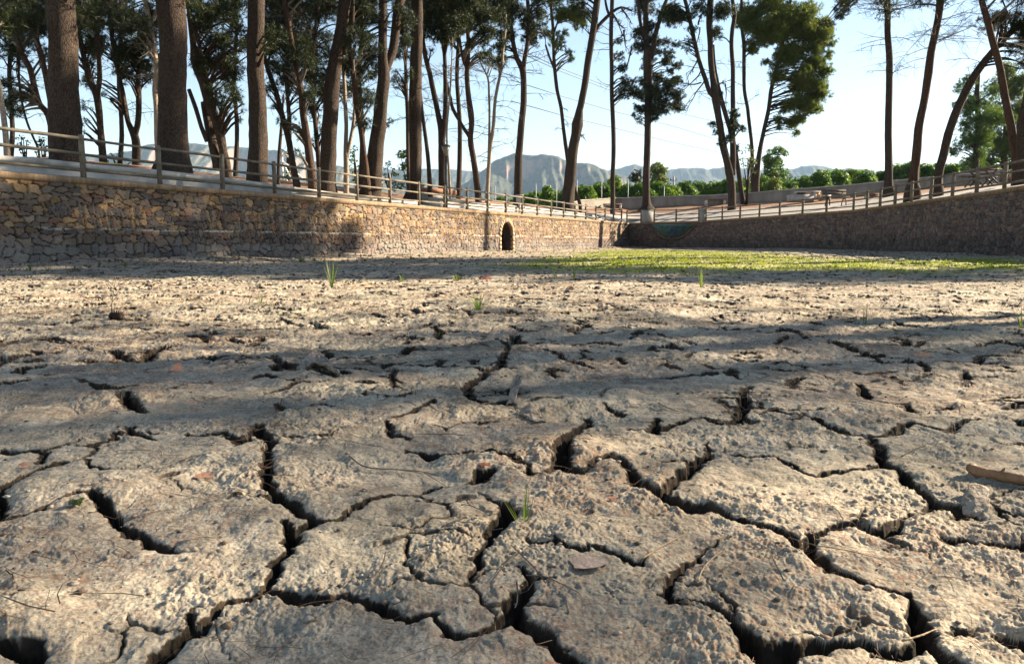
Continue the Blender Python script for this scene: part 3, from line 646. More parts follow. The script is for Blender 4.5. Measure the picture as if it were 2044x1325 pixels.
for p, h, b in ((P6, 2.15, (31, 27, 4.5)), (P7, 2.15, (34, 4, 4.5)), (P8, 2.15, (30, -14, 4.5))): cols_.append((np.array([p[0], p[1], h]), np.array(b, float)))
tv = []; soil = []
SUB = [0, .02]+[.06*i for i in range(1, 17)]+[1.0]
ncol = len(cols_)
for (f_, b_) in cols_:
    dirn = (b_-f_); 
    f2 = f_+dirn/np.hypot(dirn[0], dirn[1])*.25; f2[2] = f_[2]
    for t in SUB:
        p = f2+(b_-f2)*t; p[2] += .05*pnoise(np.array([p[0]*.5]), np.array([p[1]*.5]))[0]*min(t*6, 1)-.01; tv.append(p); soil.append(t)
    out = np.array([b_[0], b_[1], 0]); out /= np.hypot(out[0], out[1])
    for dd, h in ((8, b_[2]-.1), (30, min(b_[2], 4.0)-.3), (120, 3.2), (900, 3.0), (6000, 3.0)):
        p = b_+out*dd; p[2] = h; tv.append(p); soil.append(1.3 if dd < 50 else 2)
k = len(SUB)+5; Q = []
for i in range(ncol-1):
    for j in range(k-1): Q.append([i*k+j, i*k+j+1, (i+1)*k+j+1, (i+1)*k+j])
def terrace_mat():
    m, nt, out = mat_new('terrace_soil'); s = NT(nt); p = s.pos(); n = s.noise(p, .7, 6, .65); n2 = s.noise(p, 9, 6, .7)
    t = s.math('ADD', s.attr('soil', 'Fac'), s.math('MULTIPLY', s.math('SUBTRACT', n, .5), .5))
    pave = s.ramp(n2, [(0.35, (0.27, 0.245, 0.22)), (0.65, (0.42, 0.38, 0.34))]); so = s.ramp(n2, [(0.35, (0.17, 0.09, 0.055)), (0.65, (0.31, 0.185, 0.12))])
    gr = s.ramp(n2, [(0.35, (0.06, 0.08, 0.02)), (0.65, (0.16, 0.17, 0.05))])
    c = s.mix(s.ramp(t, [(0.48, (0, 0, 0)), (0.6, (1, 1, 1))]), pave, so); c = s.mix(s.ramp(t, [(0.99, (0, 0, 0)), (1.0, (1, 1, 1))]), c, gr)
    s.bsdf(out, c, .95, s.bump(n2, .02), .1); return m
M['terrace'] = terrace_mat()
tb = MB(); tb.add(np.array(tv), quads=np.array(Q)[:, ::-1]); o = tb.build('terrace_ground', M['terrace'], None, True, {'soil': np.array(soil)})
tag(o, 'sloping paved and needle strewn ground above the basin walls', 'ground', None, 'structure')

# ------------------------------------------------------------------ wooden fences
def log(mb, a, b, r, sides=10, r2=None):
    a = np.array(a, float); b = np.array(b, float); n = 5; pts = [a+(b-a)*i/(n-1) for i in range(n)]
    rr = np.linspace(r, r2 or r, n)*(1+.05*rng.standard_normal(n)); mb.tube(pts, rr, sides)
def build_fence(posts, label, breaks=(), loc=None, rr=.033, pr=.062):
    root = empty('wooden_fence', posts[0][0]); tag(root, label, 'fence')
    for i, (p, H) in enumerate(posts):
        mb = MB(); pr_ = pr*random.uniform(.94, 1.06); lean = np.array([random.uniform(-.012, .012), random.uniform(-.012, .012), 0])
        base = np.array(p); pts = [base+np.array([0, 0, -.05]), base+lean*.4+np.array([0, 0, H*.5]), base+lean+np.array([0, 0, H-.015]), base+lean+np.array([0, 0, H])]
        mb.tube(pts, [pr_, pr_*.99, pr_*.97, pr_*.82], 12); mb.build('post', M['wood'], root, True)
    for i in range(len(posts)-1):
        if i in breaks: continue
        (a, Ha), (b, Hb) = posts[i], posts[i+1]; a = np.array(a); b = np.array(b)
        d = (b-a)/np.linalg.norm(b-a)
        for f_ in (.91, .56, .2):
            mb = MB(); j = random.uniform(-.012, .012)
            log(mb, a+d*.03+np.array([0, 0, Ha*f_+j]), b-d*.03+np.array([0, 0, Hb*f_+random.uniform(-.012, .012)]), rr*random.uniform(.92, 1.08)); mb.build('rail', M['wood'], root, True)
    return root
U = [1/1695+(-.0724e-3)*k_ for k_ in (2, 1)]+[.59e-3+.0724e-3*k_ for k_ in range(0, 23)]
U[0] = .59e-3-.1448e-3; U[1] = .59e-3-.0724e-3
posts = []
for u in U:
    Y = KL*u; p = left_wall_pt(Y); p = p-nL*.14*(1 if np.dot(nL, np.array([2., 20.])-p) > 0 else -1); posts.append(((p[0], p[1], 1.90), .955))
build_fence(posts, 'long weathered three rail log fence on top of the ochre stone wall')
def ftop(px): return interp(px, [(1246,420),(1277,419),(1302,418),(1346,417),(1391,415),(1404,414),(1437,412),(1472,409.5),(1510,406),(1550,402),(1595,397),(1642,391.5),(1697,384.5),(1721,380.5),(1747,375),(1776,368),(1808,361.5),(1846,353),(1888,343),(1935,333),(1989,322.6),(2044,311)])
def rpost(px):
    Y = yf(px)+.14; h = hf(px); x = (px-CX)*Y/F; top = at(px, ftop(px), Y)[2]; return ((x, Y, h), max(top-h, .8))
build_fence([rpost(p) for p in (1249, 1277)], 'very short dark log fence bay between the basin corner and the concrete pillar')
build_fence([rpost(p) for p in (1303, 1346, 1391)], 'dark log fence of two bays above the green sign on the far wall')
rp = [rpost(p) for p in (1405, 1437, 1472, 1510, 1550, 1595, 1642, 1695, 1721, 1747, 1776, 1808, 1846, 1888, 1935, 1989, 2052)]
for q in ((14.75, 19.5), (14.55, 17.4), (14.35, 15.3)): rp.append(((q[0], q[1], 2.26), .9))
build_fence(rp, 'curving log fence with sunlit post edges above the dark right wall')
# concrete pillars on the far wall
for px, w, yt, lab in ((1289.5, 21, 420, 'wide pale concrete pillar in the fence near the far corner of the basin'), (1398, 10, 417, 'narrow concrete pillar in the fence right of the green sign')):
    Y = yf(px)+.1; h0 = hf(px)-.12; h1 = at(px, yt, Y)[2]; w_ = w*mpp(Y); x = (px-CX)*Y/F
    root = empty('concrete_pillar', (x, Y, h0)); tag(root, lab, 'pillar')
    mb = MB(); mb.box((x, Y, (h0+h1)/2-.02), (w_, .32, h1-h0-.04)); mb.build('shaft', M['grey'], root)
    mb = MB(); mb.box((x, Y, h1-.02), (w_*1.06, .37, .06)); mb.build('cap', M['grey'], root)
# sign of glazed tiles on the far wall
def sign():
    d = (PP[1]-PP[0]); d /= np.hypot(*d); n = np.array([d[1], -d[0]]);
    if np.dot(n, np.array([2., 20.])-PP[0]) < 0: n = -n
    def pt(px, py, off):
        r = ray(px, py); # intersect view ray with wall plane
        A = np.array([[r[0], -d[0]], [r[1], -d[1]]]); t, s_ = np.linalg.solve(A, PP[0]+n*off)
        return (r[0]*t, r[1]*t, HC+r[2]*t)
    root = empty('tiled_sign', pt(1340, 465, .06)); tag(root, 'green tiled trapezoid sign with two rows of dark blue letters on the far wall', 'sign')
    out = [(1302, 447.5), (1386, 447.5), (1377, 455), (1362, 468), (1352, 473), (1330, 473), (1318, 466), (1308, 455)]
    mb = MB(); V = [pt(*p, .075) for p in out]+[pt(*p, -.02) for p in out]; k = len(out)
    mb.add(V, tris=[[0, i+1, i] for i in range(1, k-1)], quads=[[i, (i+1) % k, k+(i+1) % k, k+i] for i in range(k)])
    m, nt, o_ = mat_new('green_tiles'); s = NT(nt); n_ = s.noise(s.pos(), 1.6, 4)
    s.bsdf(o_, s.ramp(n_, [(.35, (.06, .115, .07)), (.5, (.08, .17, .115)), (.65, (.07, .14, .13))]), .5, None, .4); mb.build('panel', m, root)
    m2 = simple_mat('blue_tile_glaze', (.01, .015, .10), (.02, .03, .2), 6, .4)
    r_ = random.Random(4)
    def letters(x0, x1, yc, h, nlet):
        mb = MB(); w = (x1-x0)/nlet
        for i in range(nlet):
            if r_.random() < .1: continue
            xa = x0+i*w+.12*w; xb = x0+(i+1)*w-.12*w
            for kind in r_.choice([('l', 't'), ('l', 'r', 'm'), ('l', 'b', 't'), ('c', 't'), ('l', 'r', 't'), ('l', 'm', 't', 'b'), ('l', 'r')]):
                t = .28*w
                bx = {'l': (xa, yc-h/2, xa+t, yc+h/2), 'r': (xb-t, yc-h/2, xb, yc+h/2), 'c': ((xa+xb-t)/2, yc-h/2, (xa+xb+t)/2, yc+h/2), 't': (xa, yc-h/2, xb, yc-h/2+h*.2), 'm': (xa, yc-h*.1, xb, yc+h*.1), 'b': (xa, yc+h/2-h*.2, xb, yc+h/2)}[kind]
                mb.add([pt(bx[0], bx[1], .082), pt(bx[2], bx[1], .082), pt(bx[2], bx[3], .082), pt(bx[0], bx[3], .082)], quads=[[3, 2, 1, 0]])
        return mb
    letters(1315, 1371, 453, 4.2, 17).build('upper_lettering', m2, root)
    letters(1328, 1359, 464.5, 4.6, 9).build('lower_lettering', m2, root)
    mb = MB(); mb.add([pt(1338, 457, .083), pt(1346, 457, .083), pt(1344, 462, .083), pt(1340, 462, .083)], quads=[[3, 2, 1, 0]]); mb.build('emblem', m2, root)
    br = MB(); e = [(1296, 447), (1304, 459), (1314, 471), (1328, 478), (1352, 478), (1366, 472), (1379, 460), (1392, 447)]
    for i in range(len(e)-1):
        a = pt(*e[i], .03); b = pt(*e[i+1], .03); n3 = 4
        for q in range(n3):
            t0 = q/n3; t1 = (q+.85)/n3; pa_ = np.array(a)*(1-t0)+np.array(b)*t0; pb_ = np.array(a)*(1-t1)+np.array(b)*t1
            br.tube([pa_, pb_], .075, 4)
    br.build('stone_border', simple_mat('ochre_edging', (.085, .055, .035), (.14, .09, .06), 6), root)
sign()
# ------------------------------------------------------------------ long low white wall behind the left fence
def lowwall(tab, off, label, w=.42, slab=.13, mat='white', depth=.8, name='low_wall'):
    top = []; 
    for px, py in tab:
        Y = yf(px)+off; top.append(np.array(at(px, py, Y)))
    n = len(top); root = empty(name, tuple(top[0]-np.array([0, 0, .5]))); tag(root, label, 'low wall')
    def ribbon(z0, z1, inset, nm, jit=0.0):
        V = []; Q = []
        for i, p in enumerate(top):
            d = top[min(i+1, n-1)]-top[max(i-1, 0)]; d = d[:2]/np.hypot(*d[:2]); nn = np.array([d[1], -d[0]])
            for o_, z_ in ((inset, z0), (inset, z1), (w-inset, z1), (w-inset, z0)):
                V.append((p[0]-nn[0]*o_, p[1]-nn[1]*o_, p[2]+z_+jit*random.uniform(-1, 1)))
        for i in range(n-1):
            for j in range(4): Q.append([i*4+j, i*4+(j+1) % 4, i*4+4+(j+1) % 4, i*4+4+j])
        V.append(V[0]); mb = MB(); mb.add(V[:-1], quads=Q+[[0, 3, 2, 1], [4*n-4, 4*n-3, 4*n-2, 4*n-1]]); mb.build(nm, M[mat], root)
    ribbon(-slab, 0, 0, 'top_slab', .008); ribbon(-depth, -slab, .06, 'plinth'); return root
lowwall([(-120,300),(17,311),(60,314),(100,318),(165,326),(230,332),(300,338),(334,341),(380,346),(450,354),(520,364),(580,372),(647,382),(700,388),(760,394),(835,402)], 1.15, 'long low white concrete wall behind the near part of the left fence, chipped in places')
lowwall([(866,393),(905,398),(940,402),(979,406),(1018,409),(1060,414),(1105,419),(1140,423),(1172,427),(1190,431),(1201,437)], 1.6, 'pale low concrete wall with a rounded far end beside the farther left fence', slab=.08, depth=.7)
lowwall([(1206,437),(1240,436),(1280,437),(1330,436),(1390,434)], 2.2, 'low grey kerb wall behind the far fence', slab=.08, depth=.4, mat='grey')
# brick topped planter
def planter():
    Y = yf(870)+2.3; a = np.array(at(838, 381, Y)); b = np.array(at(893, 381, Y+1.8)); 
    c = (a+b)/2; L = np.hypot(*(b-a)[:2]); rz = math.atan2(b[1]-a[1], b[0]-a[0]); z1 = at(866, 378, Y+.9)[2]; z0 = z1-1.1
    root = empty('planter', (c[0], c[1], z0)); tag(root, 'grey concrete planter with a terracotta brick rim beside the lamp post', 'planter')
    mb = MB(); mb.box((c[0], c[1], (z0+z1)/2-.1), (L, .9, z1-z0-.2), rz); mb.build('body', M['grey'], root)
    mb = MB()
    cs, sn = math.cos(rz), math.sin(rz)
    for ox, oy, dx, dy in ((0, -.42, L+.06, .16), (0, .42, L+.06, .16), (-L/2+.05, 0, .16, .68), (L/2-.05, 0, .16, .68)):
        mb.box((c[0]+ox*cs-oy*sn, c[1]+ox*sn+oy*cs, z1-.1), (dx, dy, .2), rz)
    mb.build('brick_rim', M['terracotta'], root)
planter()
# ------------------------------------------------------------------ rendered boundary wall behind the right hand trees
BW = [(1140,404),(1160,399),(1230,395),(1300,392),(1360,390.5),(1420,389),(1500,384),(1560,379),(1600,376),(1650,372),(1700,368),(1747,363),(1800,358),(1850,353),(1890,349),(1930,346),(1980,341),(2044,336),(2120,328),(2250,318)]
def boundary():
    V = []; Q = []; n = 0; root = None; top = []
    for i, (px, py) in enumerate(BW):
        Y = yb(min(px, 2044))+.3 - max(0, px-2044)*.04; p = np.array(at(px, py, Y)); top.append(p)
    root = empty('boundary_wall', tuple(top[0]-np.array([0, 0, 1.2]))); tag(root, 'long grey brown rendered boundary wall between the pines and the orchard', 'wall')
    P = []
    for a, b in zip(top[:-1], top[1:]):
        for t in (0, .25, .5, .75): P.append(a+(b-a)*t)
    P.append(top[-1]); n = len(P)
    for nm, z0, z1, w0, w1, mt, jit in (('render_face', -1.9, -.07, 0, .3, 'render', 0), ('capping', -.07, 0, -.03, .33, 'white', .018)):
        V = []; Q = []
        for i, p in enumerate(P):
            j = random.uniform(-jit, jit)
            V += [(p[0], p[1]+w0, p[2]+z0), (p[0], p[1]+w0, p[2]+z1+j), (p[0], p[1]+w1, p[2]+z1+j), (p[0], p[1]+w1, p[2]+z0)]
        for i in range(n-1):
            for j in range(4): Q.append([i*4+j, i*4+(j+1) % 4, i*4+4+(j+1) % 4, i*4+4+j])
        mb = MB(); mb.add(V, quads=Q); mb.build(nm, M[mt], root)
M['render'] = simple_mat('stained_render', (0.16, 0.125, 0.10), (0.31, 0.26, 0.215), 1.1, .9, .01, 12, (1, 1, .4))
boundary()
# ------------------------------------------------------------------ park furniture on the right hand terrace
def bench(px0, px1, pyt, Y, label, seat='bench_red', group=None):
    a = np.array(at(px0, pyt, Y)); b = np.array(at(px1, pyt, Y)); c = (a+b)/2; L = b[0]-a[0]
    g = terr((px0+px1)/2, Y); H = max(c[2]-g, .42)
    root = empty('stone_bench', (c[0], Y, c[2]-H)); tag(root, label, 'bench', group)
    mb = MB(); mb.box((c[0], Y, c[2]-.04), (L, .5, .08)); mb.build('seat', M[seat], root)
    for s in (-1, 1):
        mb = MB(); mb.box((c[0]+s*(L/2-.12), Y, c[2]-H/2-.08), (.18, .42, H), 0, .92); mb.build('leg', M['white'], root)
    mb = MB(); mb.box((c[0], Y+.12, c[2]-.08-.17), (L-.44, .08, .28)); mb.build('stretcher', M['grey'], root)
M['bench_red'] = simple_mat('faded_red_seat', (0.16, 0.07, 0.045), (0.28, 0.13, 0.09), 5)
bench(1407, 1449, 397, 60, 'red topped bench with white ends left of the forked pine, before the boundary wall')
bench(1204, 1241, 407, 62.5, 'dark red topped bench with a white end beside the thin straight pine')
bench(1727, 1752, 386.5, 47, 'grey bench left of the straight tall pine on the right')
def long_bench():
    Y = 38.5; a = at(1645, 394, Y); b = at(1693, 391, Y); c = ((a[0]+b[0])/2, Y, (a[2]+b[2])/2); L = b[0]-a[0]; H = .46
    root = empty('park_bench', (c[0], Y, c[2]-H)); tag(root, 'dark slatted park bench on two curled black legs behind the right fence', 'bench')
    mb = MB()
    for k_ in range(3): mb.box((c[0], Y-.18+.17*k_, c[2]-.02), (L, .14, .04), .0)
    mb.build('seat', M['darkwood'], root)
    mb = MB()
    for k_ in range(2): mb.box((c[0], Y+.28, c[2]+.16+.15*k_), (L, .035, .11))
    mb.build('backrest', M['darkwood'], root)
    for s in (-.34, .34):
        mb = MB(); x = c[0]+s*L; 
        mb.tube([(x, Y-.25, c[2]-H), (x, Y-.22, c[2]-.2), (x, Y-.05, c[2]-.08), (x, Y+.2, c[2]-.1), (x, Y+.3, c[2]+.35)], .03, 6)
        mb.tube([(x, Y+.3, c[2]-H), (x, Y+.2, c[2]-.2), (x, Y+.02, c[2]-.1)], .03, 6); mb.build('leg', M['darkmetal'], root)
M['darkwood'] = simple_mat('dark_stained_wood', (0.06, 0.045, 0.035), (0.13, 0.1, 0.08), 5)
long_bench()
def barbecue():
    Y = 52.; z = lambda py: at(1600, py, Y)[2]; X = lambda px: at(px, 390, Y)[0]
    root = empty('barbecue_grill', (X(1606), Y, z(402))); tag(root, 'masonry barbecue counter with a flat slab roof, grey front and sunlit cream end', 'barbecue')
    mb = MB(); mb.box(((X(1576)+X(1619))/2, Y, (z(404)+z(389))/2), (X(1619)-X(1576), 1.0, z(389)-z(404))); mb.build('counter', M['grey'], root)
    mb = MB()
    mb.box((X(1622), Y, (z(398)+z(385.5))/2), (X(1625)-X(1619.1), .9, z(385.5)-z(398))); mb.build('side_block', M['white'], root)
    mb = MB(); mb.box((X(1629), Y+.1, (z(397)+z(384.6))/2), (X(1633)-X(1625.1), .8, z(384.6)-z(397))); mb.build('chimney_block', M['peach'], root)
    mb = MB(); mb.box((X(1612), Y+.05, z(383.5)), (X(1636)-X(1594), 1.05, .07)); mb.build('roof_slab', M['white'], root)
    mb = MB(); mb.box((X(1602), Y+.3, z(386.8)), (X(1610)-X(1595), .2, z(385)-z(389))); mb.build('firebox', M['darkmetal'], root)
    root = empty('concrete_block', (X(1647), Y, z(398))); tag(root, 'bright cream concrete block standing right of the barbecue', 'block')
    mb = MB(); mb.box((X(1646), Y, (z(400)+z(387))/2), (X(1654)-X(1638), .7, z(387)-z(400)), .12); mb.build('body', M['white'], root)
    mb = MB(); mb.box((X(1646), Y, z(386.4)), (X(1655)-X(1637), .75, .05), .12); mb.build('lid', M['white'], root)
M['peach'] = simple_mat('peach_render', (0.5, 0.3, 0.17), (0.62, 0.4, 0.24), 4)
barbecue()
def picnic():
    Y = 36.; s = Y/F; g = at(1960, 372, Y)[2]
    x0, x1 = at(1941, 350, Y)[0], at(1983, 350, Y)[0]; zt = at(1960, 339, Y)[2]; zs = at(1960, 352, Y)[2]
    root = empty('picnic_table', ((x0+x1)/2, Y, g)); tag(root, 'dark picnic table with crossed legs behind the right hand fence', 'picnic table')
    mb = MB()
    for k_ in range(4): mb.box(((x0+x1)/2, Y-.3+.2*k_, zt), (x1-x0+.3, .17, .05))
    mb.build('tabletop', M['darkwood'], root)
    for sy in (-.75, .75):
        mb = MB(); mb.box(((x0+x1)/2, Y+sy, zs+.03), (x1-x0+.3, .28, .05)); mb.build('seat', M['darkwood'], root)
    for xc in (x0+.1, x1-.12):
        mb = MB(); w = .28
        pts = [(xc-w, zs), (xc-w*.75, zs-.13), (xc-.05, zs-.2), (xc+w*.6, g)]
        for sg in (-1, 1):
            mb.tube([(xc+sg*(p[0]-xc), Y, p[1]) for p in pts], .04, 6)
        mb.tube([(xc-w, Y, zs-.02), (xc+w, Y, zs-.02)], .035, 6)
        mb.tube([(xc, Y-.7, g), (xc, Y+.45, zt)], .04, 6); mb.tube([(xc, Y+.7, g), (xc, Y-.45, zt)], .04, 6)
        mb.build('leg', M['darkmetal'], root)
picnic()
def palisade():
    Y = 40.; x0, x1 = at(1996, 350, Y)[0], at(2024, 350, Y)[0]; z0 = at(2010, 364, Y)[2]; zt = at(2010, 340, Y)[2]
    root = empty('bin_enclosure', ((x0+x1)/2, Y, z0)); tag(root, 'small wooden slatted enclosure left of the leaning pine at the right edge', 'enclosure')
    n = 9
    for i in range(n):
        x = x0+(x1-x0)*(i+.5)/n; mb = MB(); mb.box((x, Y+random.uniform(-.01, .01), (z0+zt)/2), ((x1-x0)/n*.82, .04, zt-z0)); mb.build('slat', M['wood'], root)
    mb = MB(); mb.box(((x0+x1)/2, Y+.04, zt-.12), (x1-x0, .035, .07)); mb.box(((x0+x1)/2, Y+.04, z0+.2), (x1-x0, .035, .07)); mb.build('batten', M['wood'], root)
palisade()
def meterbox():
    Y = 39.3; x, _, z = at(1037, 398, Y); root = empty('utility_cabinet', (x, Y, z-.8)); tag(root, 'small pale grey utility box before the trunk of the dark forked pine', 'cabinet')
    mb = MB(); mb.box((x, Y, z), (.36, .25, .36)); mb.build('body', M['metal'], root); mb = MB(); mb.box((x, Y, z+.2), (.42, .3, .05)); mb.build('lid', M['metal'], root)
    mb = MB(); mb.box((x, Y, z-.5), (.12, .12, .7)); mb.build('stand', M['metal'], root)
meterbox()
# street lamps with inverted cone heads
def lamp(px, pyt, w, Y, label, bot):
    x, _, z = at(px, pyt, Y); W = .18; g = bot
    root = empty('street_lamp', (x, Y, g)); tag(root, label, 'lamp post', 'conical street lamps')
    mb = MB(); mb.tube([(x, Y, g), (x, Y, g+.5), (x, Y, z-.62)], [.055, .05, .04], 10); pole_ = mb.build('pole', M['darkmetal'], root, True)
    mb = MB(); mb.tube([(x, Y, z-.46), (x, Y, z-.06)], [.055, W], 14); shade_ = mb.build('lamp_shade', M['lampglass'], root, True)
    mb = MB(); mb.tube([(x, Y, z-.06), (x, Y, z-.02), (x, Y, z+.03)], [W*1.12, W*1.12, W*.5], 14); mb.build('cap', M['darkmetal'], shade_)
    mb = MB(); mb.tube([(x, Y, z-.62), (x, Y, z-.46)], [.04, .075], 10); mb.build('collar', M['darkmetal'], pole_)
M['lampglass'] = simple_mat('smoked_diffuser', (0.16, 0.145, 0.10), (0.26, 0.24, 0.18), 4, .3)
lamp(890, 290, 14, 32.3, 'street lamp with a smoky inverted cone head beside the fork trunked pine', 1.9)
lamp(313, 149, 17, 24.5, 'street lamp head with a dark cone half hidden left of the second big trunk', 2.3)
# thin galvanised poles along the orchard
for i, (px, y0, y1, Y) in enumerate([(989,371,403,70),(1070,368,402,70),(1111,364,402,68),(1152,360,400,70),(1201,365,400,72),(1254,361,397,72),(1326,372,394,72)]):
    a = at(px, y1, Y); b = at(px, y0, Y); mb = MB()
    root = empty('fence_pole', (a[0], Y, 3.)); lab = ['leftmost thin pale pole beyond the low walls, right of the pale twin trunks', 'thin pale pole right of the dark forked pine', 'thin pale pole before the round dark bush', 'thin pale pole right of the thick leaning pine', 'thin pale pole just left of the straight thin pine', 'thin pale pole between the straight thin pine and the leafy pine', 'short thin pole right of the leafy pine below the round tree'][i]
    tag(root, lab, 'pole', 'thin orchard fence poles')
    mb.tube([(a[0], Y, 3.), (b[0], Y, b[2])], .036, 6); mb.build('shaft', M['metal'], root); mb = MB(); mb.tube([(b[0], Y, b[2]), (b[0], Y, b[2]+.05)], [.07, .03], 6); mb.build('cap', M['metal'], root)
def utility():
    Y = 95; a = at(1346, 392, Y); b = at(1345, 352, Y); root = empty('utility_pole', (a[0], Y, 3)); tag(root, 'grey utility pole with a small crossarm rising from the orchard', 'utility pole')
    mb = MB(); mb.tube([(a[0], Y, 3), (b[0], Y, b[2])], [.16, .11], 8); mb.build('pole', M['grey'], root)
    mb = MB(); mb.box((b[0], Y, b[2]-.5), (.9, .1, .1)); arm_ = mb.build('crossarm', M['darkmetal'], root)
    for s in (-.38, 0, .38):
        mb = MB(); mb.tube([(b[0]+s, Y, b[2]-.45), (b[0]+s, Y, b[2]-.2)], [.06, .04], 6); mb.build('insulator', M['darkmetal'], arm_)
utility()
def hut():
    Y = 82.; x0, x1, x2 = at(1163, 390, Y)[0], at(1184, 390, Y)[0], at(1213, 390, Y)[0]; zt = at(1184, 380.5, Y)[2]; z0 = 3.; dp = 5.
    root = empty('farm_shed', (x1, Y, z0)); tag(root, 'small flat roofed shed with a grey side and sunlit cream front in the orchard', 'shed')
    V = [(x1, Y, z0), (x2, Y+1, z0), (x0-.3, Y+dp, z0), (x2-1, Y+dp+1, z0), (x1, Y, zt), (x2, Y+1, zt-.1), (x0-.3, Y+dp, zt-.25), (x2-1, Y+dp+1, zt-.25)]
    mb = MB(); mb.add(V, quads=[[0,1,5,4],[2,0,4,6],[3,2,6,7],[1,3,7,5]]); mb.build('wall', M['shedwall'], root)
    mb = MB(); R = [(v[0], v[1], v[2]+.003) for v in V[4:]]; cxm = sum(v[0] for v in R)/4; cym = sum(v[1] for v in R)/4
    R = [(cxm+(v[0]-cxm)*1.06, cym+(v[1]-cym)*1.06, v[2]) for v in R]; R2 = [(v[0], v[1], v[2]+.15) for v in R]
    mb.add(R+R2, quads=[[4,5,7,6],[0,4,6,2],[0,1,5,4],[1,3,7,5],[2,6,7,3],[0,2,3,1]]); mb.build('roof', M['grey'], root)
    dx = (x1*.45+x2*.55); mb = MB(); mb.box((dx, Y+.42, z0+2.2), (1.0, .1, 2.0), .12); mb.build('door', M['darkwood'], root)
M['shedwall'] = simple_mat('cream_render', (0.36, 0.31, 0.24), (0.48, 0.42, 0.33), 1.2)
hut()
def truss():
    Y = 36.; root = empty('metal_truss_frame', at(586, 370, Y)); tag(root, 'white metal lattice frame with crossed braces seen between the trunks', 'metal frame')
    E = {'post': [((562, 300), (565, 372)), ((611, 317), (613, 372))], 'beam': [((562, 300), (611, 319)), ((562, 322), (589, 342)), ((590, 334), (610, 326))],
         'brace': [((562, 318), (580, 356)), ((563, 355), (611, 320)), ((566, 322), (608, 360)), ((563, 340), (577, 369)), ((565, 304), (585, 322)), ((562, 315), (580, 309))]}
    for nm, L in E.items():
        for (a, b) in L:
            mb = MB(); A = at(a[0], a[1], Y+(.0 if nm != 'brace' else .15)); B = at(b[0], b[1], Y+(.0 if nm != 'brace' else .3)); mb.tube([A, B], .05 if nm == 'post' else .035, 6); mb.build(nm, M['whitepaint'], root)
M['whitepaint'] = simple_mat('white_paint', (.7, .7, .68), (.8, .8, .78), 5, .5)
truss()
# power lines
M['wire'] = simple_mat('cable', (.13, .14, .16), (.18, .19, .21), 5, .6)
for i, (pts, lab) in enumerate([([(1020,98),(1120,143),(1208,177),(1340,222),(1415,240),(1503,267),(1639,299),(1720,318),(1800,333)], 'highest power line crossing the sky from upper left to lower right'),
        ([(1020,160),(1120,192),(1223,222),(1340,251),(1419,275),(1572,307),(1720,333)], 'middle power line crossing the sky'), ([(1020,202),(1131,233),(1223,255),(1340,284),(1420,301),(1500,318),(1580,332)], 'lowest power line crossing the sky'),
        ([(1020,92),(1120,137),(1210,172),(1300,204)], 'thin upper power line close above the highest cable')]):
    mb = MB(); mb.tube([at(x, y, 150+(x-1020)*.12) for x, y in pts], .075, 5); o = mb.build('power_line', M['wire'], None); o['label'] = lab; o['category'] = 'cable'; o['group'] = 'power lines'
# ------------------------------------------------------------------ trees
def smooth_path(P, step):
    P = np.asarray(P, float); n = len(P)
    if n < 3: Pm = P
    out = []
    for i in range(n-1):
        p0 = P[max(i-1, 0)]; p1 = P[i]; p2 = P[i+1]; p3 = P[min(i+2, n-1)]
        m = max(2, int(np.linalg.norm((p2-p1)[:3])/step)+1)
        for t in np.linspace(0, 1, m, endpoint=False):
            out.append(0.5*((2*p1)+(-p0+p2)*t+(2*p0-5*p1+4*p2-p3)*t*t+(-p0+3*p1-3*p2+p3)*t**3))
    out.append(P[-1]); return np.array(out)
def pompons(mb, C, R, n_per, L, W, K=14, up=.35, flat=.8):
    """clumps of radiating needles; C (N,3) centres, R (N) radii"""
    C = np.asarray(C, float).reshape(-1, 3); R = np.asarray(R, float)
    if not len(C): return None
    cnt = np.maximum(3, (n_per*(R/.6)**2.2)).astype(int); idx = np.repeat(np.arange(len(C)), cnt); n = len(idx)
    d = rng.standard_normal((n, 3)); d /= np.linalg.norm(d, axis=1, keepdims=True); rr = rng.random(n)**.45
    lump = 1+.35*np.sin(d[:,0]*5+idx)*np.cos(d[:,2]*4+idx*2.1)
    P = C[idx]+d*(R[idx]*rr*lump)[:,None]*np.array([1, 1, flat])
    m = n*K; pi = np.repeat(np.arange(n), K)
    nd = rng.standard_normal((m, 3)); nd[:,2] += up; nd += d[pi]*.5; nd /= np.linalg.norm(nd, axis=1, keepdims=True)
    l = L*rng.uniform(.6, 1.1, m); base = P[pi]+nd*(l*.1)[:,None]; tip = P[pi]+nd*l[:,None]
    s = np.cross(nd, rng.standard_normal((m, 3))); s /= np.linalg.norm(s, axis=1, keepdims=True); s *= (W*.5)
    V = np.stack([base+s, base-s, tip], 1).reshape(-1, 3); mb.add(V, tris=np.arange(3*m).reshape(-1, 3)); return P, idx
def sprigs(mb, C, P, idx, w=.012, frac=.3):
    sel = rng.random(len(P)) < frac; a = C[idx[sel]]; b = P[sel]; m = len(a)
    if not m: return
    s = np.cross(b-a, rng.standard_normal((m, 3))); s /= (np.linalg.norm(s, axis=1, keepdims=True)+1e-9); s *= w
    mb.add(np.stack([a+s, a-s, b], 1).reshape(-1, 3), tris=np.arange(3*m).reshape(-1, 3))
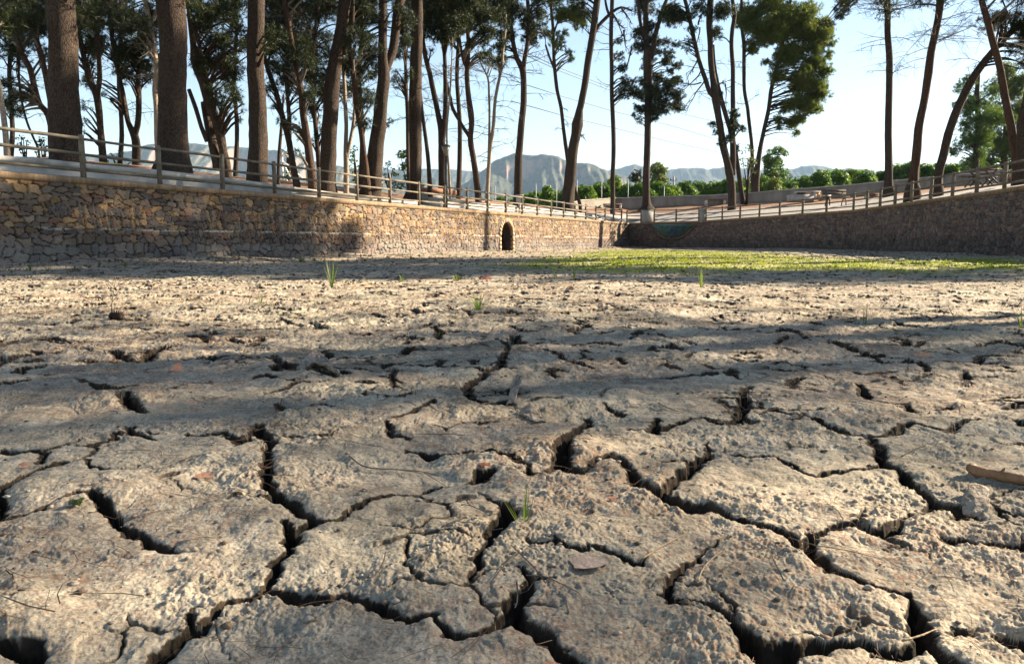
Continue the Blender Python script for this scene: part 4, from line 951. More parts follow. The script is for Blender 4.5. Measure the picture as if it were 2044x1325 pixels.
def bare_branch(mb, p, d, L, r, depth=2, droop=.15):
    n = 6; pts = [np.array(p, float)]; d = np.array(d, float); d /= np.linalg.norm(d)
    for i in range(n-1):
        d = d+rng.normal(0, .16, 3)+np.array([0, 0, -droop*.25+.02]); d /= np.linalg.norm(d); pts.append(pts[-1]+d*L/(n-1))
    mb.tube(pts, np.linspace(r, r*.25, n), 4, cap=False)
    if depth > 0:
        for k in range(int(rng.integers(3, 6))):
            i = int(rng.integers(1, n-1)); dd = d*.6+rng.normal(0, .6, 3); bare_branch(mb, pts[i], dd, L*rng.uniform(.3, .55), r*.5, depth-1, droop)
def pine(label, Y, stems, clumps=(), group=None, bark='bark', leaf='needles', top=4.5, crownR=2.2, nup=16, bare=(), base=None, name='pine_tree', cat='pine tree', dens=125, lim=True, leafpart=None, seed=0, hang=()):
    """stems: list of [(px,py,width_px)...] from the foot upwards"""
    L, W = (.17, .017) if Y < 33 else ((.20, .024) if Y < 48 else (.25, .034))
    x0, y0, w0 = stems[0][0]; A = np.array(at(x0, y0, Y)); g = base if base is not None else min(A[2], terr(x0, Y))-.25
    root = empty(name, (A[0], Y, g)); tag(root, label, cat, group)
    tops = []; paths = []
    for si, st in enumerate(stems):
        P = []
        dz = 0 if si == 0 else random.uniform(-.25, .35)
        for k, (px, py, w) in enumerate(st):
            Yk = Y + (dz*min(1, k/2.0) if si else 0); q = at(px, py, Yk); P.append((q[0], q[1], q[2], max(w*mpp(Y)*.43, .011)))
        if si == 0 and P[0][2] > g+.05: P.insert(0, (P[0][0], P[0][1], g, P[0][3]*1.12))
        P = np.array(P); last = P[-1]
        if st[-1][1] <= 3:      # reaches the top of the photo: the stem goes on above it
            d = (P[-1]-P[-2])[:3]; d /= np.linalg.norm(d); d[2] = max(d[2], .7); q = last.copy(); ext = []
            tl = top*random.uniform(.85, 1.15)
            for s_ in range(1, 5):
                q = q.copy(); q[:3] += (d+rng.normal(0, .09, 3))*tl/4; q[3] = last[3]*(1-.2*s_); ext.append(q)
            P = np.vstack([P, ext]); tops.append(P)
        S = smooth_path(P, .22 if Y < 40 else .4); paths.append(S)
        mb = MB(); mb.tube(S[:, :3], np.maximum(S[:, 3], .008), 18 if S[:, 3].max() > .15 else 8, rough=.045 if S[:, 3].max() > .1 else .03)
        mb.build('trunk' if si == 0 else 'limb', M[bark], root, True)
    C = []; R = []
    for (px, py, r) in clumps:
        Yc = Y+random.uniform(-.8, .8); c0 = np.array(at(px, py, Yc)); r0 = r*mpp(Y)
        for q_ in range(4 if r0 > .25 else 2): C.append(c0+rng.uniform(-1, 1, 3)*np.array([.72, .6, .62])*r0); R.append(r0*random.uniform(.45, .8))
    limbmb = MB(); allS = np.vstack(paths)
    for P in tops:
        n_ = max(4, nup//len(tops)); e = P[-5:]
        for k in range(n_):
            t = random.random()**.8*4; i = int(t); b = e[i, :3]+(e[min(i+1, 4), :3]-e[i, :3])*(t-i); a = random.uniform(0, 6.28); rr = crownR*random.uniform(.3, 1)*(1.15-.15*t)
            c = b+np.array([math.cos(a)*rr, math.sin(a)*rr, random.uniform(-.2, .9)]); C.append(c); R.append(random.uniform(.45, .85)*(1 if Y < 48 else 1.2))
    C = np.array(C).reshape(-1, 3); R = np.array(R)
    for c in C if lim else ():
        q = allS; dv = np.linalg.norm(q[:, :3]-c-np.array([0, 0, -.6]), axis=1); i = int(np.argmin(dv)); a = q[i, :3]; dist = np.linalg.norm(a-c)
        if dist < .35: continue
        mid = (a+c)/2+np.array([0, 0, .12*dist])+rng.normal(0, .05*dist, 3); limbmb.tube(smooth_path(np.array([np.append(a, 0), np.append(mid, 0), np.append(c, 0)]), .3)[:, :3], np.linspace(min(.05, q[i, 3]*.6), .012, len(smooth_path(np.array([np.append(a, 0), np.append(mid, 0), np.append(c, 0)]), .3))), 4, cap=False)
    if len(C):
        mb = MB(); P, idx = pompons(mb, C, R, dens if Y < 33 else (dens*.8 if Y < 48 else dens*.55), L, W); o = mb.build('crown', M[leaf], root)
        sprigs(limbmb, C, P, idx)
    for (y0_, y1_, n_, len_) in bare:     # dead twigs along the stem
        S = paths[0]; h0 = at(x0, y0_, Y)[2]; h1 = at(x0, y1_, Y)[2]
        for k in range(n_):
            PS = random.choice(paths); ok = np.where((PS[:, 2] > min(h0, h1)) & (PS[:, 2] < max(h0, h1)))[0]
            if not len(ok): continue
            i = int(random.choice(list(ok))); a = random.uniform(0, 6.28); d = np.array([math.cos(a), math.sin(a)*.6, random.uniform(-.1, .55)])
            bare_branch(limbmb, PS[i, :3], d, len_*random.uniform(.6, 1.2), .014*max(1, Y/30), 2, .25)
    for (px, py, ex, ey, w) in hang:
        a = np.array(at(px, py, Y)); b = np.array(at(ex, ey, Y)); bare_branch(limbmb, a, b-a, np.linalg.norm(b-a), w*mpp(Y)*.5, 2, .1)
    if limbmb.n: limbmb.build('branches', M['twig'] if bark != 'bark' else M['bark'], root)
    return root
G = 'tall park pines around the basin'
def fill(label, px, Y, cl, top=3):
    pine(label, Y, [[(px, yb_(px), 12), (px+3, 260, 10), (px-3, 150, 9), (px+2, 60, 8), (px, 0, 7)]], cl, G, nup=8, top=top, dens=110, bare=[(0, 210, 12, 1.9)])
def yb_(px): return interp(px, [(b[0], b[1]) for b in BK])
fill('dark background pine filling the gap at the far left edge', 22, 36, [(5,40,50),(40,15,50),(75,50,34),(15,110,30),(50,95,26),(90,15,40),(8,200,26)])
fill('dark background pine between the two massive trunks', 240, 38, [(175,30,40),(215,35,45),(255,30,45),(295,20,45),(225,95,34),(190,110,26),(280,85,38),(300,130,24),(250,140,26),(175,160,18)])
fill('dark background pine right of the second massive trunk', 470, 38, [(400,20,34),(440,20,34),(470,30,30),(485,80,26),(430,120,26),(470,140,24),(415,70,20),(450,160,18)])
fill('dark background pine right of the third massive trunk', 575, 37, [(540,20,50),(580,40,50),(620,30,50),(545,80,36),(600,95,40),(640,90,36),(560,130,26),(610,140,26),(645,140,22),(590,175,18),(640,190,18)])
fill('dark background pine behind the fork trunked pine', 720, 39, [(710,20,40),(740,50,36),(720,100,32),(800,20,40),(810,70,26),(740,140,24),(710,160,22),(730,190,16),(800,120,22),(650,170,22)])
fill('dark background pine whose crown hangs over the nearer street lamp', 915, 41, [(850,10,36),(885,15,46),(920,20,44),(955,15,40),(985,20,34),(1020,15,30),(900,62,28),(868,60,22),(945,55,22),(935,90,12)])
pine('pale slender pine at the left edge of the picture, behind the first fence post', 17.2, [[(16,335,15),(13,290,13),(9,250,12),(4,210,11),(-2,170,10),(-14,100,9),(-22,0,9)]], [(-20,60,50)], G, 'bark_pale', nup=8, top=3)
pine('forked dark pine with curved limbs left of the biggest trunk', 25, [[(114,330,24),(110,280,20),(97,231,15),(79,208,12),(68,170,12),(59,136,12),(45,111,12),(32,75,11),(16,50,11),(0,22,10)],
    [(112,300,14),(106,240,12),(97,181,12),(88,136,12),(79,102,12),(70,68,12),(63,23,12),(61,0,11)]], [(20,25,45),(60,35,45),(28,85,30),(15,195,28),(35,212,22),(50,190,16),(8,168,20),(85,60,30),(90,110,22),(30,150,14)], G, 'bark_red', nup=10, bare=[(110,230,5,1.2)])
pine('very thin dark pine stem left of the biggest trunk', 24, [[(77,300,5),(68,278,5),(52,238,5),(40,181,5),(36,113,5),(34,60,4),(30,0,4)]], [(36,120,12)], G, nup=4, top=2, bare=[(250,90,6,.9)])
pine('massive straight pine trunk standing leftmost behind the fence', 18.6, [[(134,327,76),(132,294,71),(128,204,63),(126,90,59),(122,0,57)]], [], G, nup=26, crownR=3, top=6)
pine('dark forked pine between the two biggest trunks, left one', 26, [[(206,320,17),(203,285,16),(200,249,14),(193,192,16),(177,154,13),(167,113,12),(159,75,11),(154,34,10),(152,0,9)],
    [(194,188,12),(199,158,11),(197,113,10),(193,79,10),(199,45,9),(204,0,9)]], [(168,40,42),(155,90,28),(200,20,38),(185,130,18),(170,212,14),(168,245,13),(185,70,26),(166,262,9)], G, nup=8, bare=[(120,240,5,1)])
pine('dark pine forking low between the two biggest trunks, right one', 28, [[(272,330,19),(272,297,18),(269,272,17),(256,244,11),(249,210,11),(245,186,10),(238,154,10),(226,90,10),(220,45,9),(217,0,9)],
    [(269,275,13),(276,238,13),(277,192,12),(276,150,10),(280,110,9)]], [(240,20,33),(250,90,28),(265,120,30),(282,140,26),(290,95,36),(230,60,22),(212,190,10),(228,198,10),(262,155,16),(300,60,30)], G, nup=8, bare=[(60,230,9,1.1)])
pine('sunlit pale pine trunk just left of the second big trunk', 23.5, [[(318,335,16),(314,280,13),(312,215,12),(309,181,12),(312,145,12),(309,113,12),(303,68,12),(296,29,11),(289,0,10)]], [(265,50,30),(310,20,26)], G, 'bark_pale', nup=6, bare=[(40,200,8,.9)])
pine('second massive straight pine trunk behind the left fence', 20.5, [[(346,338,86),(346,318,72),(345,294,67),(344,215,61),(346,113,57),(341,0,59)]], [], G, nup=26, crownR=3, top=6)
pine('cluster of three leaning stems right of the second big trunk', 24.5, [[(453,338,20),(445,299,18),(441,278,20),(432,245,20),(418,204,23),(407,163,25),(393,127,25),(386,90,14),(380,40,12),(376,0,11)],
    [(436,338,22),(427,299,20),(423,278,20),(414,240,18),(407,204,14)],[(414,283,12),(402,254,10),(391,217,10),(377,179,9)],[(405,150,12),(398,90,10),(389,63,9),(380,27,9),(371,0,9)]],
    [(430,30,38),(400,60,24),(430,85,32),(455,70,22),(410,130,24),(440,140,30),(450,190,26),(430,205,20),(470,155,26),(482,40,36),(490,100,20),(474,213,16),(462,200,16),(455,115,24),(425,175,18),(478,238,9)], G, nup=10, bare=[(60,180,10,1.0)])
pine('straight thick pine trunk with a sunlit lower side, third large one from the left', 23.5, [[(514,360,48),(515,294,42),(514,204,38),(509,113,36),(512,0,35)]], [(540,80,26)], G, nup=22, crownR=2.8, top=6)
pine('thin dark stem in front of the white metal frame', 27.5, [[(556,366,9),(556,332,8),(558,296,8),(561,260,7),(564,220,5),(566,190,4)]], [(566,180,12)], G, nup=4, bare=[(200,300,5,.8)])
pine('curved slender pine leaning left over the white metal frame', 26.5, [[(592,368,17),(585,332,15),(577,285,14),(570,256,13),(561,222,13),(552,188,11),(540,154,11),(529,118,10),(521,70,9),(515,0,8)]], [(545,30,42),(540,92,30),(540,170,20),(545,212,12)], G, nup=8, bare=[(60,200,8,1)])
pine('long slender pine leaning left with pale dead twigs', 26, [[(624,368,21),(620,332,19),(612,272,17),(605,226,15),(601,181,14),(592,140,12),(587,109,12),(580,75,12),(574,34,13),(567,0,12)]],
    [(600,20,44),(600,100,34),(580,160,24),(570,250,18),(588,268,15),(600,300,12),(620,180,26),(565,60,26),(560,130,22)], G, 'bark_red', nup=10, bare=[(10,140,9,1.1)])
pine('dark pine hidden behind the trunks, its foliage hanging low', 29, [[(640,372,14),(634,300,11),(628,230,10),(622,150,9),(630,60,8),(636,0,8)]], [(640,40,44),(620,150,32),(650,110,36),(630,230,22),(640,270,18),(612,205,18),(655,190,22),(660,60,30),(625,290,12),(600,60,30),(645,310,14)], G, nup=8)
pine('thick pine trunk leaning right, fourth large one from the left', 27, [[(652,384,48),(653,357,38),(657,272,35),(660,226,34),(662,181,34),(669,127,31),(680,68,27),(689,0,26)],[(686,110,10),(696,75,9),(703,45,9),(705,0,8)]], [(700,20,30)], G, nup=18, crownR=2.6, top=5)
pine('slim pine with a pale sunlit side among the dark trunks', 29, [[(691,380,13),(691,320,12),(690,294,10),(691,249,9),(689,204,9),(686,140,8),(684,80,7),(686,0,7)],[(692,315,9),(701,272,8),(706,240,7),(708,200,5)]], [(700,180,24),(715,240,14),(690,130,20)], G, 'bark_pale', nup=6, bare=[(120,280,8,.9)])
pine('reddish slim pine just left of the forking thick trunk', 27.5, [[(734,387,17),(730,340,15),(725,297,13),(721,260,13),(714,226,12),(709,181,12),(705,136,12),(696,90,12),(698,40,10),(702,0,9)]], [(720,30,34),(715,90,30),(722,150,34),(740,200,22),(735,240,20),(745,110,22),(700,60,20)], G, 'bark_red', nup=8, bare=[(80,260,7,.9)])
pine('thick forking pine trunk, fifth large one from the left', 28, [[(738,392,56),(743,370,44),(750,297,35),(757,249,31),(761,204,29),(766,158,27),(764,113,21),(764,57,19),(765,0,18)],[(764,165,18),(774,130,18),(784,102,20),(789,63,20),(795,18,20),(799,0,19)]], [(780,250,9),(775,245,8),(800,25,24)], G, nup=18, crownR=2.8, top=5)
pine('thin dark stem between the forking trunk and the sunlit trunk', 31, [[(816,395,8),(814,300,8),(813,226,8),(811,181,8),(809,113,7),(806,50,6),(806,0,6)]], [(806,90,20),(805,150,20),(792,168,14),(812,40,22)], G, nup=6, bare=[(150,250,9,1.1)])
pine('thick pine trunk with a bright sunlit right edge, sixth large one from the left', 31.5, [[(822,404,50),(826,385,36),(828,340,31),(829,297,29),(829,226,28),(829,181,28),(830,136,27),(832,79,26),(832,0,25)]], [(818,10,22)], G, nup=18, crownR=2.6, top=5)
pine('thin leaning stem behind the sunlit thick trunk', 32, [[(859,392,12),(856,340,10),(852,294,9),(843,226,8),(836,160,7),(828,90,6),(824,0,5)]], [], G, nup=4, bare=[(100,260,9,1.2)])
pine('V forked pine behind the nearer street lamp', 34.5, [[(884,392,21),(883,360,18),(882,320,17),(881,262,15),(874,226,12),(867,192,12),(858,147,11),(849,113,10),(842,60,8),(838,0,7)],[(882,290,12),(886,260,12),(889,215,11),(889,170,10),(888,125,9),(886,86,9),(889,34,8),(890,0,8)]],
    [(870,18,42),(900,38,38),(890,66,26),(858,50,30),(850,98,16),(932,10,36),(905,75,14),(885,85,12)], G, nup=10, bare=[(110,270,16,1.5)])
pine('pale thin leaning stem close behind the nearer street lamp', 33.5, [[(899,396,7),(896,340,6),(893,303,5),(892,260,4),(897,200,4),(900,158,4),(902,113,3),(903,85,3)]], [(901,70,12)], G, 'bark_pale', nup=4, bare=[(100,200,3,.8)])
pine('pine with a long side limb curving out to the left, centre left', 36, [[(955,404,16),(951,360,14),(945,316,13),(939,280,13),(941,250,12),(940,226,14),(935,192,12),(932,158,11),(933,131,11),(935,90,9),(934,57,9),(936,0,8)],
    [(941,278,10),(928,260,8),(915,238,8),(903,215,8),(898,192,7),(890,160,5),(884,130,4)],[(933,135,7),(926,125,7),(919,90,6),(915,57,6),(912,0,5)]], [(962,50,26),(940,88,13),(970,83,15),(990,40,26),(980,108,17),(975,70,15),(960,115,11),(965,15,30),(945,30,22)], G, 'bark_red', nup=10, bare=[(120,320,24,1.7)])
pine('thin pale twin stemmed pine left of the mountain summit', 37, [[(973,390,10),(975,340,9),(979,294,8),(985,249,8),(988,204,7),(994,170,7),(1001,136,6),(1004,102,6),(1008,68,5),(1010,30,4)],[(974,350,6),(976,297,6),(977,226,5),(976,192,5),(974,158,4),(962,131,3),(949,102,3)]],
    [(985,125,13),(998,118,14),(1008,128,10),(1000,90,12),(975,130,8)], G, 'bark_pale', nup=6, bare=[(100,340,20,1.5)])
pine('dark forked pine standing before the mountain summit', 40.5, [[(1034,404,24),(1034,389,19),(1035,316,17),(1037,297,16),(1041,249,15),(1045,204,14),(1045,158,14),(1042,136,14),(1032,118,11),(1025,90,10),(1021,57,9),(1017,27,9),(1012,0,9)],[(1044,140,11),(1048,113,10),(1053,86,9),(1055,45,9),(1053,0,8)]],
    [(1000,48,30),(1008,88,22),(1060,38,30),(1048,70,22),(1075,60,20),(1030,10,32),(1090,72,11),(1000,115,10),(1082,18,26),(1018,65,16),(1068,90,10)], G, nup=12, bare=[(110,230,14,1.4)])
pine('thin sunlit pine with light green foliage behind the thick leaning trunk', 50, [[(1158,410,8),(1150,385,8),(1137,340,9),(1130,297,9),(1125,260,8),(1120,215,8),(1112,181,8),(1107,136,8),(1105,102,7),(1104,57,7),(1100,20,6),(1100,0,6)],[(1107,140,5),(1097,115,5),(1089,90,4)],[(1104,70,5),(1112,48,4)]],
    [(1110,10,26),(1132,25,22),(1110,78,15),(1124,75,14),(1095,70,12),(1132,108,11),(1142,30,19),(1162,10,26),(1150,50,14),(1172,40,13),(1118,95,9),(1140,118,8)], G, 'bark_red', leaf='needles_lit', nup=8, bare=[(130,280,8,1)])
pine('thick dark pine leaning right with a knob halfway up its trunk', 47.5, [[(1131,414,38),(1133,396,30),(1136,370,26),(1139,343,25),(1144,298,23),(1150,268,22),(1152,249,26),(1154,238,22),(1157,220,16),(1161,204,15),(1168,165,15),(1174,120,15),(1182,75,15),(1188,34,15),(1192,0,15)],[(1184,72,9),(1195,52,8),(1208,38,8),(1222,25,7),(1240,15,5),(1262,22,4)]],
    [(1165,20,20),(1150,0,20)], G, nup=12, top=5, hang=[(1152,262,1168,278,4),(1222,25,1238,60,4),(1240,15,1262,50,4),(1182,75,1160,50,3)])
pine('straight thin pine with a sunlit right edge, right of the thick leaning one', 58, [[(1223,434,13),(1223,400,11),(1223,352,10),(1225,297,10),(1223,226,10),(1221,181,9),(1221,136,9),(1220,90,9),(1220,45,9),(1222,0,9)],[(1221,40,6),(1212,20,6),(1208,0,5)]],
    [(1235,110,11),(1239,138,13),(1245,163,14),(1256,184,17),(1240,190,11),(1275,184,15),(1234,84,8),(1262,168,9)], G, nup=8, bare=[(60,200,14,1.9)], hang=[(1222,25,1245,70,4),(1245,60,1262,100,4),(1262,95,1265,140,4)])
pine('pine wrapped in dark leafy foliage around its middle, above the concrete pillar', 62, [[(1291,420,44),(1291,412,26),(1290,398,18),(1290,352,16),(1292,298,15),(1293,249,15),(1294,204,17),(1293,158,19),(1294,125,21),(1290,79,14),(1289,34,12),(1290,0,11)],[(1298,120,13),(1303,102,12),(1310,63,10),(1319,34,9),(1326,11,8),(1331,0,7)],[(1286,80,7),(1278,45,7),(1274,0,7)]],
    [(1280,68,17),(1290,90,20),(1300,60,18),(1320,95,16),(1325,118,16),(1343,138,16),(1355,158,14),(1310,150,17),(1320,180,19),(1340,195,20),(1354,205,15),(1300,215,19),(1275,220,14),(1280,195,12),(1310,232,10),(1303,180,18),(1285,165,12),(1300,120,16),(1322,210,16),(1336,165,12),(1275,240,8),(1300,0,30),(1342,20,26),(1361,215,9)], G, nup=10, bare=[(20,100,8,2)], dens=170)
pine('large double trunked pine rising from behind the far fence', 54, [[(1461,420,20),(1461,405,18),(1460,371,18),(1454,334,17),(1443,289,16),(1440,270,15),(1433,226,15),(1428,192,17),(1424,163,14),(1419,125,13),(1418,91,12),(1416,45,14),(1418,0,14)],
    [(1428,195,11),(1417,185,10),(1408,158,10),(1397,127,9),(1388,91,9),(1381,57,9),(1374,29,9),(1367,0,8)],[(1462,350,12),(1463,330,13),(1463,298,13),(1462,249,12),(1463,215,11),(1463,170,10),(1463,136,10),(1460,91,9),(1462,57,9),(1466,34,9),(1462,0,8)]],
    [(1362,28,25),(1380,58,10),(1375,84,10),(1350,18,26),(1350,90,9),(1372,100,8),(1460,250,17),(1470,230,12),(1455,275,12),(1478,255,10),(1424,250,9),(1434,270,10),(1400,10,24),(1440,20,28),(1435,75,10),(1340,40,14),(1425,60,14),(1445,285,10)], G, nup=12, top=5, bare=[(100,210,12,2)],
    hang=[(1394,50,1400,20,4),(1397,55,1393,100,3),(1392,120,1375,160,3),(1400,140,1380,200,3),(1408,160,1385,230,3),(1430,168,1450,165,4),(1448,168,1449,215,3),(1400,165,1362,175,3)])
pine('slender curved pine stem leaning out behind the double trunked pine', 58, [[(1484,408,13),(1480,385,11),(1478,371,11),(1471,320,10),(1462,275,10),(1451,238,10),(1440,199,10),(1431,163,9),(1426,130,7),(1424,90,5)]], [(1432,185,8),(1472,300,9)], G, nup=4)
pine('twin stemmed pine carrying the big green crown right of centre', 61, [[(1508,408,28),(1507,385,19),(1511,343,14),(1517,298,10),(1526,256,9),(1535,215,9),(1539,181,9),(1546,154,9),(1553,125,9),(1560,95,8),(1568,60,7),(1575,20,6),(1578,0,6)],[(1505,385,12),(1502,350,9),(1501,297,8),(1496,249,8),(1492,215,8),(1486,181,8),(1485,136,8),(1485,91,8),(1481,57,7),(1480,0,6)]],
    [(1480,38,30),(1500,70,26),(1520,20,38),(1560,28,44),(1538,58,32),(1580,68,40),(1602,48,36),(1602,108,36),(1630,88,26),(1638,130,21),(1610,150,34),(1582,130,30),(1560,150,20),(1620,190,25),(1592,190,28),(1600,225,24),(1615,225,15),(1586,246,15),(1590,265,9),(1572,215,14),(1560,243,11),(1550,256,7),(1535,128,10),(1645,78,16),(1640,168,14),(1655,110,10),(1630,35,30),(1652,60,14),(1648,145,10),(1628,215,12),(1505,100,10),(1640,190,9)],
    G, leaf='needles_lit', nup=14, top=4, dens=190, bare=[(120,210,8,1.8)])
pine('pine branch bearing pine whose crown tip hangs in from the top edge', 44, [[(1775,386,30),(1774,372,20),(1774,334,17),(1773,257,15),(1775,180,14),(1775,115,14),(1772,64,13),(1772,0,12)],[(1770,20,7),(1762,8,6),(1756,0,5)]], [(1672,28,14),(1655,45,10),(1688,14,14),(1640,55,8),(1700,0,12)], G, nup=30, crownR=3.4, top=5, bare=[(2,170,34,2.2)])
pine('tall bare pine leaning slightly right, second trunk on the right bank', 32, [[(1822,380,34),(1823,368,25),(1825,343,20),(1828,320,19),(1834,257,18),(1844,205,16),(1852,154,17),(1859,103,16),(1870,51,15),(1877,0,15)]], [], G, 'bark_red', nup=60, crownR=2.7, top=8, bare=[(2,130,26,2.1)])
pine('bowed dark pine curving over to the right edge', 31, [[(1870,376,28),(1872,362,20),(1876,334,19),(1881,318,18),(1893,269,18),(1911,218,18),(1936,167,17),(1962,128,16),(1980,105,14),(1998,85,13),(2016,67,13),(2031,54,12),(2060,30,11),(2090,0,10)]], [(2030,40,26),(2006,30,18),(1990,36,14),(2042,80,26),(2022,100,18),(2060,60,40),(2080,110,40),(2000,60,12),(2040,130,16)], G, nup=30, crownR=3.4, top=7, bare=[(110,300,6,1.2)], dens=170)
pine('leaning pine crossing the bowed one near the right edge', 28.5, [[(2034,362,30),(2031,336,20),(2021,269,17),(2011,218,16),(2000,159,15),(1993,123,14),(1982,85,14),(1970,38,13),(1959,0,12)]], [], G, 'bark_red', nup=60, crownR=3.6, top=8, bare=[(5,90,14,2)])
pine('pine trunk cut by the right edge of the picture', 28, [[(2037,362,26),(2038,336,20),(2038,290,19),(2042,240,19),(2052,190,18),(2070,90,16),(2086,0,14)]], [], G, nup=40, crownR=3.2, top=8)
# pines on the right bank just outside the picture: their crowns shade the basin
SHADE = [(17, 11.0, 9, 3.7), (22.5, 12.8, 11.5, 3.8), (17, 5.8, 9, 3.8), (27.5, 14.2, 13.8, 3.6), (22.5, 7.6, 11.5, 3.8), (22, 24, 11.8, 2.8), (27, 26.5, 14, 2.8), (21, 18.9, 7.6, 2.3), (21, 25.3, 15.2, 3.0), (24, 28.3, 16.2, 3.2)]
SHN = ['close to the wall', 'behind the first', 'nearer the viewer', 'in the third row', 'near one in the second row', 'dense one by the right wall', 'dense one farther out', 'dense low one', 'very tall one', 'tallest of all']
def shade_pine(x, y, h, R, lab, i_=0):
    root = empty('pine_tree', (x, y, 2.3)); tag(root, lab, 'pine tree', 'pines outside the picture on the right bank')
    P = [(x, y, 2.2, .22), (x+.2, y+.1, h*.5, .18), (x-.1, y, h, .14), (x+.1, y, h+2.5, .07)]
    S = smooth_path(P, .4); mb = MB(); mb.tube(S[:, :3], S[:, 3], 14, rough=.04); mb.build('trunk', M['bark'], root, True)
    C = []; Rr = []; br = MB()
    for k in range(44 if i_ < 5 else 60):
        a = random.uniform(0, 6.28); rr = R*math.sqrt(random.random()); z = h+random.uniform(-1.2, 2.6)*(1-.4*rr/R); C.append((x+rr*math.cos(a), y+rr*math.sin(a), z)); Rr.append(random.uniform(.5, .9))
        br.tube([(x, y, z-1), ((x*2+C[-1][0])/3, (y*2+C[-1][1])/3, z-.3), C[-1]], [.03, .02, .01], 4, cap=False)
    mb = MB(); pompons(mb, C, Rr, (2.5, 2.4, 2.5, 2.4, 2.2)[i_] if i_ < 5 else 30, .24, .032); mb.build('crown', M['needles'], root); br.build('branches', M['bark'], root)
for i, s_ in enumerate(SHADE): shade_pine(*s_, 'bushy crowned pine outside the picture on the right bank, '+SHN[i], i)
# ------------------------------------------------------------------ leafy trees and bushes beyond the boundary wall
def leaf_cloud(mb, C, R, n_per, size, flat=.85):
    C = np.asarray(C, float).reshape(-1, 3); R = np.asarray(R, float); cnt = np.maximum(8, n_per*R**2).astype(int); idx = np.repeat(np.arange(len(C)), cnt); n = len(idx)
    d = rng.standard_normal((n, 3)); d /= np.linalg.norm(d, axis=1, keepdims=True); rr = .55+.45*rng.random(n)**.6; lump = 1+.22*np.sin(d[:,0]*6+idx*1.7)*np.cos(d[:,2]*5+idx)
    P = C[idx]+d*(R[idx]*rr*lump)[:,None]*np.array([1, 1, flat])
    nn = d*.7+rng.standard_normal((n, 3))*.6+np.array([0, 0, .3]); nn /= np.linalg.norm(nn, axis=1, keepdims=True)
    u = np.cross(nn, rng.standard_normal((n, 3))); u /= np.linalg.norm(u, axis=1, keepdims=True); v = np.cross(nn, u); s = (size*rng.uniform(.6, 1.2, n))[:,None]
    V = np.stack([P-u*s, P+v*s*.5, P+u*s, P-v*s*.5], 1).reshape(-1, 3); mb.add(V, quads=np.arange(4*n).reshape(-1, 4))
def leafy(label, px, top, wpx, Y, base=None, leaf='citrus', name='orange_tree', cat='orange tree', group=None, size=.16, dens=620, nl=28, bot=None, trunk=True, gaps=False):
    c = at(px, top, Y); w = wpx*mpp(Y)/2; g = 3.0 if base is None else base; H = c[2]-g
    root = empty(name, (c[0], Y, g)); tag(root, label, cat, group)
    zc0 = g+.45 if bot is None else at(px, bot, Y)[2]
    C = []; R = []
    for k in range(nl):
        a = random.uniform(0, 6.28); f = random.random(); rr = w*(.62 if not gaps else .8)*math.sqrt(random.random())*(1-.45*f); r = w*random.uniform(.24, .46)*(1 if not gaps else .6); z = zc0+r+(c[2]-zc0-2*r)*f
        C.append((c[0]+rr*math.cos(a), Y+rr*math.sin(a), z)); R.append(r)
    r = w*.42*(1 if not gaps else .6); C.append((c[0], Y, c[2]-r*.85)); R.append(r)
    mb = MB(); leaf_cloud(mb, C, R, dens, size); mb.build('crown', M[leaf], root)
    mb = MB(); mb.tube([(c[0], Y, g-.2), (c[0]+.1, Y, g+H*.35), (c[0], Y, g+H*.7)], [.11, .09, .04], 7)
    for q in C[:5]: mb.tube([(c[0], Y, g+H*.3), q], [.05, .02], 4, cap=False)
    mb.build('trunk', M['bark'], root)
prof = [(1040,384),(1090,374),(1120,384),(1150,372),(1190,362),(1215,355),(1250,362),(1300,362),(1350,364),(1380,356),(1420,358),(1450,356),(1540,352),(1570,360),(1600,346),(1640,346),(1680,343),(1720,336),(1760,335),(1800,333),(1850,322),(1900,320),(2060,318)]
ORD = [('%d%s' % (k, 'th' if 10 < k % 100 < 14 else {1: 'st', 2: 'nd', 3: 'rd'}.get(k % 10, 'th'))) for k in range(1, 60)]
x = 1046; i = 0; side = ['rounded', 'broad', 'slightly taller', 'low']
spots = []
while x < 2070:
    st = random.uniform(24, 34); spots.append((x, interp(x, prof)+random.uniform(-8, 6), st*2.5, random.uniform(74, 92))); x += st
for i, (x, t, w, Y) in enumerate(spots):
    leafy('%s orange tree counting from the left in the orchard row behind the boundary wall' % ORD[i], x, t, w, Y, group='orange trees in the orchard row')
for qi, (x, t, w, Y) in enumerate([(925,398,40,72),(900,400,36,75),(955,394,44,80),(1000,392,44,80),(1025,396,44,78),(1085,385,50,95)]):
    leafy('%s low bright bush from the left, glimpsed over the pale low wall' % ORD[qi], x, t, w, Y, name='orchard_bush', cat='bush', group='low orchard bushes at the left')
leafy('round dark green bush right of the dark forked pine', 1093, 371, 46, 74, name='round_bush', cat='bush', nl=12)
leafy('bright yellow green bush under the leafy tree, right of the twin stemmed pine', 1545, 352, 52, 70, leaf='needles_lit', name='garden_bush', cat='bush', size=.12)
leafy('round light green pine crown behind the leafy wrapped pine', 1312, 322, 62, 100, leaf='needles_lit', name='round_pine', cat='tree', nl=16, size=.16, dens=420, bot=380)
leafy('dark bushy evergreen left of the round light crown', 1272, 338, 50, 96, leaf='needles', name='evergreen_tree', cat='tree', nl=14, size=.16, dens=420)
leafy('open crowned leafy tree standing above the orchard right of centre', 1552, 290, 84, 88, leaf='broad', name='leafy_tree', cat='tree', nl=42, gaps=True, dens=420, size=.15, bot=372)
leafy('small twisted olive like tree before the twin stemmed pine', 1494, 288, 52, 57, base=terr(1494, 57), leaf='olive', name='olive_tree', cat='tree', nl=16, gaps=True, dens=420, size=.09, bot=350)
